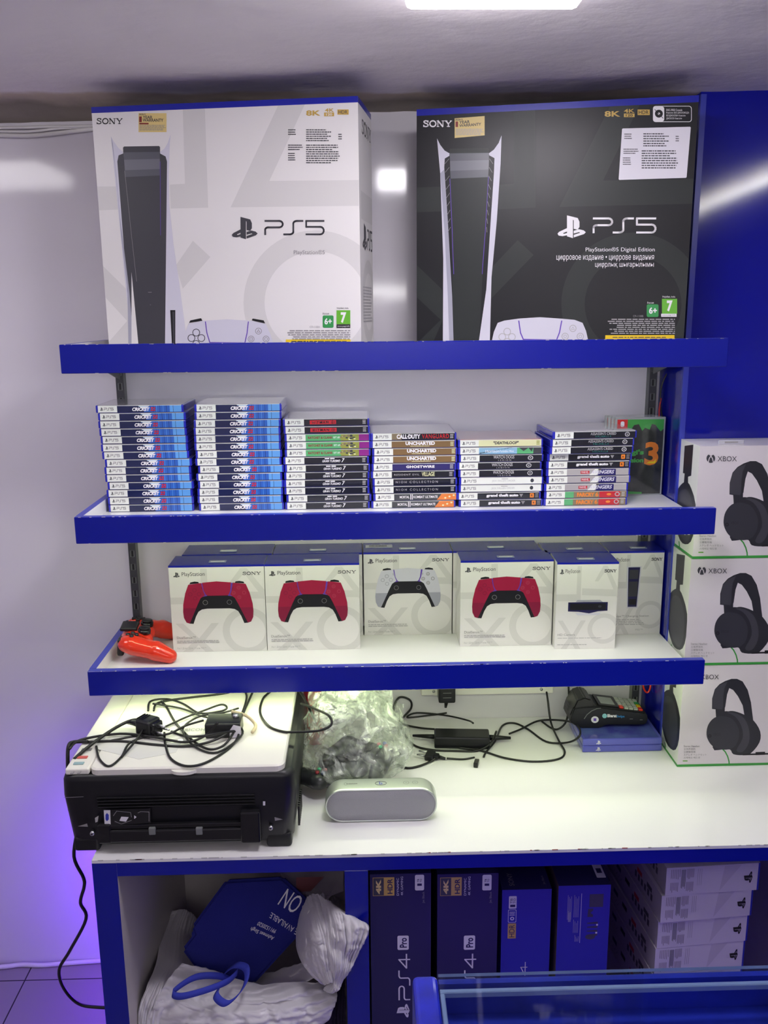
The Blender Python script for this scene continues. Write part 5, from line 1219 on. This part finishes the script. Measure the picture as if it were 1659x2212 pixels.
def d_pro(F, w, h, A):
    X = lambda px: (px - 797) / 1027 * 0 + (px - 800) / 133 * w
    Z = lambda py: h - (py - 1888) / 1027.
    Z = lambda py: h - (py - 1890) * .000985
    F.lay(); F.rect((X(806), Z(1897)), (X(853), Z(1937)), GOLD); F.lay(); F.rect((X(807), Z(1898)), (X(830), Z(1936)), INK2); F.lay()
    rot_text(F, '4K', X(813), X(824), Z(1933), Z(1901), STICKER, bold=.05); rot_text(F, 'HDR', X(838), X(849), Z(1933), Z(1900), NAVY, bold=.02)
    rot_text(F, 'DYNAMIC', X(858), X(863), Z(1937), Z(1899), LABELW); rot_text(F, '4K GAMING', X(867), X(872), Z(1937), Z(1896), LABELW)
    F.rrect((X(898), Z(1927)), (X(918), Z(1893)), .003, LABELW); F.lay(); rot_text(F, '1', X(903), X(913), Z(1917), Z(1912), NAVY, bold=.04); rot_text(F, 'TB', X(903), X(907), Z(1909), Z(1902), NAVY, bold=.02); rot_text(F, 'TO', X(909), X(913), Z(1909), Z(1902), NAVY, bold=.02)
    rot_text(F, 'Jet Black', X(914), X(920), Z(1955), Z(1930), INKG)
    F.rrect((X(859), Z(2058)), (X(884), Z(2026)), .003, LABELW); F.lay(); rot_text(F, 'Pro', X(864), X(880), Z(2053), Z(2031), NAVY, bold=.03)
    # wordmark PS4 read upwards
    zz0, zz1 = Z(2172), Z(2068); R_ = lambda p: (X(886) - p[1], zz0 + p[0])
    F.ps5(0, 0, zz1 - zz0, X(886) - X(862), LABELW, t=.13, last='4', rot=R_)
    for P in PSP: F.poly([(X(886) - (122 - p[1]) / 122 * .026, Z(2214) + p[0] / 146 * .032) for p in P], LABELW)
upright('dark navy console carton on end, leftmost in the cabinet bay', ((799, 1889), (931, 1887)), 1.500, .34, BZ, NAVY, NAVY, d_pro, group='console cartons standing in the cabinet', tiltr=0)
upright('dark navy console carton on end, second from the cabinet divider', ((945, 1889), (1077, 1887)), 1.500, .34, BZ, NAVY, NAVY, d_pro, group='console cartons standing in the cabinet')
def d_ps4(F, w, h, A):
    X = lambda px: (px - 1085) / 108 * w
    Z = lambda py: h - (py - 1922) * .000985
    F.lay(); F.rrect((X(1100), Z(1964)), (X(1117), Z(1936)), .002, LABELW); F.rrect((X(1099), Z(1995)), (X(1117), Z(1966)), .002, LABELW); F.rect((X(1099), Z(2031)), (X(1117), Z(1997)), GOLD)
    F.lay(); F.rrect((X(1100), Z(1994)), (X(1116), Z(1967)), .002, BOXBLUE2); F.lay(); F.ring(X(1108), Z(1986), .002, .004, LABELW, n=12); F.lines(X(1102), Z(1980), X(1114), Z(1970), 3, LABELW, 3, .1)
    rot_text(F, '1', X(1103), X(1114), Z(1960), Z(1955), NAVY, bold=.04); rot_text(F, 'TB', X(1103), X(1108), Z(1952), Z(1941), NAVY); rot_text(F, 'TO', X(1110), X(1115), Z(1952), Z(1941), NAVY); rot_text(F, 'HDR', X(1102), X(1114), Z(2028), Z(2000), NAVY)
    T_ = Face(F.mb, (0, .002, h + .0003), (1, 0, 0), (0, 1, 0), .2, .4); T_.text('SONY', (.026, .01), (.026, .05), (.016, .01), INKG); T_.text('Jet Black', (.088, .012), (.088, .04), (.082, .012), INKG)
    zz1 = Z(2086); zz0 = zz1 - .10; R_ = lambda p: (X(1144) - p[1], zz0 + p[0]); F.ps5(0, 0, .10, X(1144) - X(1130), LABELW, t=.13, last='4', rot=R_)
b1 = upright('blue console carton on end beside the dark navy ones', ((1085, 1923), (1192, 1920)), 1.515, .36, BZ, BOXBLUE2, MATS['carton_dark_navy'], d_ps4, group='console cartons standing in the cabinet')
def d_ps4b(F, w, h, A):
    X = lambda px: (px - 1207) / 113 * w
    Z = lambda py: h - (py - 1914) * .000985
    T_ = Face(F.mb, (0, .002, h + .0003), (1, 0, 0), (0, 1, 0), .2, .4); T_.rrect((.080, .02), (.098, .07), .002, LABELW); T_.lay(); T_.text('1', (.094, .035), (.094, .05), (.084, .035), NAVY, bold=.04)
    F.lay(); F.rect((X(1275), Z(1963)), (X(1305), Z(1934)), INK2)
    for x0, x1, s_ in ((1265, 1267, 1), ): F.rect((X(1257), Z(2043)), (X(1258), Z(1932)), LAV)
    for k, (x0, x1, y0, y1) in enumerate(((1228, 1238, 1935, 1990), (1242, 1254, 1935, 1985), (1242, 1254, 1990, 2020), (1246, 1256, 2025, 2040), (1230, 1236, 1970, 1995))):
        for t in range(4):
            xx = X(x0) + (X(x1) - X(x0)) * t / 4; F.rect((xx, Z(y1)), (xx + .0007, Z(y0 + (t * 13 % 9))), LAVD)
    F.poly([(X(1272), Z(1985)), (X(1284), Z(1985)), (X(1284), Z(1980)), (X(1278), Z(1976)), (X(1284), Z(1970)), (X(1284), Z(1966)), (X(1273), Z(1967))], INK2)
    for k in range(4): F.poly([(X(1272), Z(1998 + k * 9)), (X(1295), Z(1996 + k * 9)), (X(1295), Z(2001 + k * 9)), (X(1272), Z(2000 + k * 9))], INK2)
    F.rect((X(1292), Z(2005)), (X(1296), Z(2001)), LABELW); F.rect((X(1291), Z(2023)), (X(1295), Z(2019)), LABELW); F.ell(X(1280), Z(2030), .010, .006, INK2, 12)
b2 = upright('blue console carton on end showing its printed contents side', ((1207, 1914), (1320, 1911)), 1.515, .36, BZ, BOXBLUE2, MATS['carton_dark_navy'], d_ps4b, group='console cartons standing in the cabinet', ms=mat('carton_brown_edge', (.14, .10, .10), rough=.6))

# white cartons lying in a pile at the right of the bay
PWS = mat('carton_lilac_white', (.62, .58, .64), rough=.4); PWS2 = mat('carton_lilac_grey', (.40, .37, .42), rough=.4)
Pc = aty(1426, 1994, 1.512); Pr = atz(1622, 1977, Pc.z); Ub = (Pr - Pc); wB = Ub.length; ang = math.atan2(Ub.y, Ub.x)
hB = (aty(1425, 1935, 1.512).z - Pc.z)
b = MB(); b.box(0, wB, 0, .34, 0, hB - .001, PWS, dict(right=BOXBLUE2, left=PWS2))
b.box(wB - .003, wB + .0004, -.0004, .3404, .0002, hB - .0012, BOXBLUE2)
F = Face(b, (0, 0, 0), (1, 0, 0), (0, 0, 1), wB, hB); F.lay()
F.poly([(.58 * wB, .05 * hB), (.80 * wB, .95 * hB), (.62 * wB, .95 * hB)], PWS2 if False else mat('carton_lilac_mid', (.53, .49, .55), rough=.4)); F.lay()
for (x0, x1, y0, y1, s_) in ((.05, .16, .55, .92, 1), (.05, .14, .08, .45, 2), (.22, .30, .55, .92, 3), (.22, .30, .08, .45, 4), (.16, .21, .2, .9, 5)):
    for t in range(6):
        xx = (x0 + (x1 - x0) * t / 6) * wB; rr = random.Random(s_ * 10 + t); F.rect((xx, y0 * hB + rr.random() * .1 * hB), (xx + .0012, y1 * hB), INKG)
for t in range(3): F.rect(((.335 + t * .02) * wB, .30 * hB), ((.338 + t * .02) * wB, .90 * hB), INKG)
for P in PSP: F.poly([(.93 * wB - .018 + p[1] / 122 * .018, .60 * hB - p[0] / 146 * .026 + .006) for p in P], INK)
G = Face(b, (0, .34, 0), (0, -1, 0), (0, 0, 1), .34, hB); G.lay()
rr = random.Random(2)
for k in range(5): G.rect((.07 + k * .05, .55 * hB), (.095 + k * .05, .72 * hB), (INK2, NAVY, INK, REDP2, INK2)[k])
for k in range(8): G.stroke([(.06 + k * .012, .25 * hB), (.068 + k * .012, .42 * hB)], .0012, INKG)
G.stroke([(.02, .12 * hB), (.30, .12 * hB)], .001, INKG)
for k in range(6): G.rect((.21 + k * .016, .28 * hB), (.219 + k * .016, .52 * hB), INK2)
pB = b.build('accessory_carton')
for k, lb in enumerate(('white carton lying in the cabinet, second from the pile top', 'white carton lying in the cabinet, third from the pile top', 'white carton lying in the cabinet, fourth from the pile top', 'white carton topmost in the cabinet pile, turned slightly', 'white carton low in the cabinet pile, fifth from top')):
    kk = {0: 0, 1: -1, 2: -2, 3: 1, 4: -3}[k]
    o = pB if k == 0 else pB.copy()
    if k: COL.objects.link(o)
    o.location = (Pc.x + (.004 if kk == 1 else -.003 * kk * 0) + (.002 * kk), Pc.y + (.004 if kk < 0 else 0), Pc.z + kk * hB); o.rotation_euler = (0, 0, ang + (-.03 if kk == 1 else 0) + (.008 if kk == -2 else 0)); tag(o, lb, 'carton', 'white cartons piled in the cabinet')
zlow = Pc.z - 3 * hB
while zlow > BZ + hB * .5:
    zlow -= hB; o = pB.copy(); COL.objects.link(o)
    if zlow < BZ: zlow = BZ
    o.location = (Pc.x - .003, Pc.y + .002, zlow + .0002); o.rotation_euler = (0, 0, ang); tag(o, 'white carton at the very bottom of the cabinet pile', 'carton', 'white cartons piled in the cabinet')
    break

# ------------------------------------------------------------------ left bay: carrier bag, tote, paper
def bez(P, u, v):
    """Catmull-Rom surface through a control net"""
    def cr(a, b_, c_, d_, t): return .5 * ((2 * b_) + (c_ - a) * t + (2 * a - 5 * b_ + 4 * c_ - d_) * t * t + (3 * b_ - a - 3 * c_ + d_) * t ** 3)
    def at1(L, t):
        n = len(L) - 1; s_ = min(int(t * n), n - 1); f = t * n - s_
        return cr(L[max(s_ - 1, 0)], L[s_], L[s_ + 1], L[min(s_ + 2, n)], f)
    return at1([at1(r_, u) for r_ in P], v)
def net(px, res=(90, 90), amp=.004, fr=30, seed=0, fold=(1, 0), ffr=60):
    """px: rows of (x, y, worldY)"""
    C = [[aty(x, y, Y) for x, y, Y in r_] for r_ in px]; rows = []
    for i in range(res[0] + 1):
        row = []
        for j in range(res[1] + 1):
            u, v = j / res[1], i / res[0]; p = bez(C, u, v)
            n = 1 - 2 * abs(noise.noise(Vector((u * ffr * fold[0] * .2 + v * 2, v * ffr * fold[1] * .2 + u * 2, seed))))
            n2 = noise.noise(p * fr + Vector((seed, 0, 0)))
            w1 = p * 26 + Vector((seed, 0, 0)); w1 = w1 + Vector((noise.noise(w1), noise.noise(w1 + Vector((5, 5, 5))), 0)) * .8
            n3 = abs(noise.noise(w1)) + .5 * abs(noise.noise(w1 * 2.2)) + .25 * abs(noise.noise(w1 * 5))
            row.append(p + Vector((.2, -1, .3)) * (n * amp * 1.2 + n2 * amp - n3 * amp * 2.1))
        rows.append(row)
    return rows
WBAG = mat('white_carrier_plastic', (.66, .64, .68), rough=.28)
bs = WBAG.node_tree.nodes['Principled BSDF']; bs.inputs['Subsurface Weight'].default_value = 0
b = MB()
# front mass sagging along the bottom
b.grid(net([[(395, 2080, 1.60), (470, 2100, 1.585), (560, 2125, 1.57), (650, 2120, 1.56), (722, 2130, 1.56)],
            [(360, 2120, 1.56), (450, 2150, 1.545), (560, 2160, 1.53), (660, 2160, 1.52), (728, 2150, 1.53)],
            [(330, 2175, 1.53), (440, 2195, 1.51), (560, 2205, 1.50), (650, 2205, 1.50), (715, 2190, 1.51)],
            [(310, 2250, 1.52), (430, 2260, 1.50), (560, 2270, 1.49), (640, 2260, 1.50), (690, 2240, 1.52)],
            [(325, 2390, 1.53), (430, 2394, 1.51), (560, 2396, 1.50), (640, 2394, 1.51), (690, 2385, 1.53)]], amp=.006, fr=18, seed=4, fold=(.5, 1), ffr=40), WBAG)
# left side, rising to the back
b.grid(net([[(372, 1968, 1.86), (400, 1966, 1.87), (425, 1985, 1.88)],
            [(350, 2010, 1.80), (385, 2015, 1.79), (420, 2040, 1.80)],
            [(338, 2080, 1.66), (380, 2085, 1.65), (440, 2100, 1.66)],
            [(318, 2130, 1.56), (350, 2135, 1.55), (400, 2160, 1.55)],
            [(298, 2190, 1.53), (330, 2200, 1.52), (380, 2215, 1.52)],
            [(305, 2260, 1.52), (330, 2260, 1.51), (380, 2260, 1.51)],
            [(318, 2385, 1.53), (345, 2388, 1.52), (390, 2390, 1.52)]], amp=.005, fr=20, seed=7, fold=(1, .3), ffr=60), WBAG)
# right hand bunch and handle bulging out of the cabinet
b.grid(net([[(640, 2010, 1.62), (655, 1960, 1.60), (672, 1935, 1.60), (700, 1930, 1.60)],
            [(642, 2050, 1.58), (668, 2010, 1.53), (690, 1985, 1.52), (705, 1968, 1.54)],
            [(660, 2090, 1.54), (690, 2060, 1.49), (708, 2040, 1.49), (712, 2010, 1.52)],
            [(700, 2130, 1.52), (712, 2122, 1.47), (720, 2118, 1.47), (722, 2110, 1.50)]], amp=.005, fr=25, seed=11, fold=(1, .2), ffr=50), WBAG)
b.grid(net([[(686, 1930, 1.60), (700, 1940, 1.56), (716, 1950, 1.54), (730, 1972, 1.52)],
            [(688, 1985, 1.55), (712, 1985, 1.50), (745, 1983, 1.47), (796, 2002, 1.45)],
            [(700, 2050, 1.50), (722, 2050, 1.46), (752, 2050, 1.45), (778, 2050, 1.45)],
            [(712, 2115, 1.49), (724, 2125, 1.455), (736, 2128, 1.45), (752, 2100, 1.455)],
            [(700, 2140, 1.50), (710, 2142, 1.47), (720, 2142, 1.47), (728, 2135, 1.48)]], amp=.006, fr=25, seed=15, fold=(1, .2), ffr=70), WBAG)
# back wall of the bag and the strip up to the rear right corner
b.grid(net([[(660, 1930, 1.75), (700, 1925, 1.76), (735, 1945, 1.77)], [(670, 1960, 1.70), (700, 1965, 1.70), (735, 1985, 1.70)], [(680, 2000, 1.62), (705, 2000, 1.62), (725, 2010, 1.62)]], amp=.006, seed=19), WBAG)
b.grid(net([[(420, 2080, 1.66), (520, 2110, 1.66), (620, 2090, 1.64), (700, 2060, 1.60)], [(400, 2110, 1.60), (520, 2140, 1.60), (620, 2130, 1.58), (700, 2110, 1.55)]], res=(16, 40), amp=.006, seed=23), WBAG)
wb = b.build('carrier_bag'); tag(wb, 'crumpled white plastic carrier bag bulging from the left cabinet bay', 'carrier bag')
md = wb.modifiers.new('solid', 'SOLIDIFY'); md.thickness = .0012

# blue fabric tote with its print upside down
TB = mat('tote_blue_fabric', (.010, .014, .20), rough=.85, bump=.25, bscale=400)
TBH = mat('tote_handle_webbing', (.03, .045, .40), rough=.8)
TN = Vector((0, -1, .55)).normalized(); TO = aty(600, 2000, 1.66)
def tpl(px, py, off=0): return onplane(px, py, TO + TN * off, TN)
quad = [(487, 1902), (610, 1895), (684, 1962), (655, 2010), (547, 2128), (497, 2120), (430, 2103), (392, 2052), (418, 2018), (413, 2002)]
b = MB(); Pf = [tpl(x, y) for x, y in quad]; Pk = [p - TN * .030 for p in Pf]; n_ = len(quad)
bm = bmesh.new(); va = [bm.verts.new(p) for p in Pf]; vb = [bm.verts.new(p) for p in Pk]; bm.faces.new(va); bm.faces.new(vb[::-1])
for i in range(n_): bm.faces.new((va[i], vb[i], vb[(i + 1) % n_], va[(i + 1) % n_]))
bmesh.ops.recalc_face_normals(bm, faces=bm.faces); bmesh.ops.bevel(bm, geom=bm.edges[:], offset=.006, segments=3, affect='EDGES')
b.frombm(bm, TB)
def tt(body, a, wv, hv, m=LABELW, **k):
    vs, fs = text2d(body, k.get('bold', 0), 0, k.get('spacing', 1)); A = tpl(*a, .0008); B = tpl(*wv, .0008); Cc = tpl(*hv, .0008)
    b.add([A + (B - A) * x + (Cc - A) * y for x, y in vs], fs, m)
z6 = lambda x, y: (200 + x / 2.676, 1820 + y / 2.676)
tt('ON', z6(1225, 322), z6(1128, 265), z6(1165, 415), bold=-.0)
tt('=', z6(1262, 395), z6(1240, 380), z6(1228, 440), bold=.01)
tt('SERVICE AVAILABLE', z6(1275, 560), z6(1034, 402), z6(1262, 592))
tt('9911520520', z6(1066, 505), z6(962, 456), z6(1052, 526), bold=.01)
tt('Ashmeet Singh', z6(1056, 540), z6(924, 482), z6(1040, 566), bold=.01)
tote = b.build('tote_bag'); tag(tote, 'dark blue fabric tote with upside-down white print in the carrier bag', 'tote bag')
def webbing(pts, wv, name):
    b = MB(); P = smoothpts(pts, 8); rows = []
    for i, p in enumerate(P):
        rows.append([p - Vector(wv) / 2, p + Vector(wv) / 2])
    b.grid(rows, TBH); o = b.build(name, tote); md = o.modifiers.new('s', 'SOLIDIFY'); md.thickness = .0015; return o
yh = 1.535
webbing([aty(x, y, Y) for x, y, Y in ((500, 2118, 1.57), (470, 2108, 1.55), (420, 2112, 1.53), (375, 2142, 1.51), (390, 2152, 1.50), (440, 2140, 1.50), (490, 2120, 1.52), (512, 2100, 1.55))], (.002, .006, .011), 'handle')
webbing([aty(x, y, Y) for x, y, Y in ((490, 2098, 1.56), (510, 2085, 1.55), (532, 2092, 1.54), (532, 2120, 1.52), (515, 2150, 1.50), (488, 2168, 1.49), (466, 2150, 1.50), (478, 2125, 1.52))], (.010, .006, .010), 'handle')
# pale carton and printed paper at the back of the bay
b = MB(); T = pad_T((-.335, 1.93, CZ - .13), .25, .35, .5); b.bbox(-.10, .10, -.035, .035, -.05, .05, INSW, r=.002, seg=1, T=T)
tag(b.build('pale_carton'), 'plain pale carton lying at the back of the left cabinet bay', 'carton')
b = MB(); P = [aty(x, y, Y) for x, y, Y in ((600, 1880, 1.82), (742, 1875, 1.80), (742, 1925, 1.72), (715, 1935, 1.72), (690, 1965, 1.72), (640, 1935, 1.76))]
nrm = (P[1] - P[0]).cross(P[3] - P[0]).normalized(); b.add(P + [p + nrm * .0008 for p in P], [tuple(range(6)), tuple(range(11, 5, -1))] + [(i, (i + 1) % 6, 6 + (i + 1) % 6, 6 + i) for i in range(6)], mat('paper_grey', (.45, .42, .45), rough=.6))
pp = b.build('paper_sheet'); tag(pp, 'folded paper sheet with dark red print behind the tote', 'paper')
b = MB(); P = [aty(x, y, 1.72) + Vector((0, -.004, .0)) for x, y in ((640, 1893), (700, 1892), (672, 1922), (640, 1925))]; b.add(P + [p + Vector((0, .0006, 0)) for p in P], [(0, 1, 2, 3), (7, 6, 5, 4)], mat('print_dark_red', (.16, .05, .06), rough=.6)); b.build('printed_area', pp)
# dark fabric heap behind the bag
b = MB(); b.grid(net([[(560, 2150, 1.70), (640, 2140, 1.68), (700, 2120, 1.66), (744, 2110, 1.66)], [(600, 2230, 1.62), (660, 2215, 1.60), (710, 2180, 1.58), (744, 2160, 1.60)], [(610, 2300, 1.60), (670, 2340, 1.58), (720, 2350, 1.56), (738, 2350, 1.56)]], amp=.006, seed=31), mat('dark_cloth', (.02, .012, .05), rough=.9))
o = b.build('dark_cloth'); md = o.modifiers.new('s', 'SOLIDIFY'); md.thickness = .003; tag(o, 'dark cloth behind the carrier bag by the cabinet divider', 'cloth')

# ------------------------------------------------------------------ foreground glass-topped counter
DZ = H - .72
fc = empty('glass_counter', (.3, .7, 0), 'blue glass-topped shop counter corner at the bottom right', 'shop counter')
FB = mat('counter_blue_paint', (.006, .012, .50), rough=.3, coat=.3, vary=.35, vscale=25)
FB2 = mat('counter_blue_inside', (.03, .045, .48), rough=.35, vary=.4, vscale=12)
b = MB(); b.bbox(.0478, .0758, .60, .8575, 0, DZ, FB, r=.006, seg=3); part(b, 'corner_post', fc)
b = MB(); b.box(.0765, 1.2, .20, .848, 0, DZ - .045, FB2); part(b, 'cabinet_body', fc)
b = MB(); b.box(.0765, 1.2, .8485, .8560, 0, DZ - .006, FB2); part(b, 'back_rail', fc)
def glassmat(name, col, al):
    m = bpy.data.materials.new(name); m.use_nodes = True; nt = m.node_tree; nt.nodes.clear(); out = nt.nodes.new('ShaderNodeOutputMaterial'); mx = nt.nodes.new('ShaderNodeMixShader'); tr = nt.nodes.new('ShaderNodeBsdfTransparent'); g = nt.nodes.new('ShaderNodeBsdfGlossy'); fr = nt.nodes.new('ShaderNodeMath'); lw = nt.nodes.new('ShaderNodeLayerWeight'); fr.operation = 'POWER'; fr.inputs[1].default_value = 3; lw.inputs[0].default_value = .5; nt.links.new(lw.outputs['Facing'], fr.inputs[0])
    tr.inputs[0].default_value = (*col, 1); g.inputs['Roughness'].default_value = .03
    nt.links.new(fr.outputs[0], mx.inputs[0]); nt.links.new(tr.outputs[0], mx.inputs[1]); nt.links.new(g.outputs[0], mx.inputs[2]); nt.links.new(mx.outputs[0], out.inputs[0]); return m
GL = glassmat('counter_glass', (.78, .84, .90), 1)
b = MB(); b.box(.0765, 1.2, .20, .8570, DZ - .004, DZ, GL, dict(back=mat('glass_edge', (.30, .38, .55), rough=.1, coat=1))); part(b, 'glass_top', fc)
b = MB(); b.bbox(.0765, 1.2, .8340, .8400, DZ - .012, DZ - .0045, mat('glass_edge_pale', (.42, .46, .62), rough=.15, coat=1), r=.001, seg=1); b.bbox(.0765, .082, .30, .8335, DZ - .012, DZ - .0045, MATS['glass_edge_pale'], r=.001, seg=1); part(b, 'edge_channel', fc)
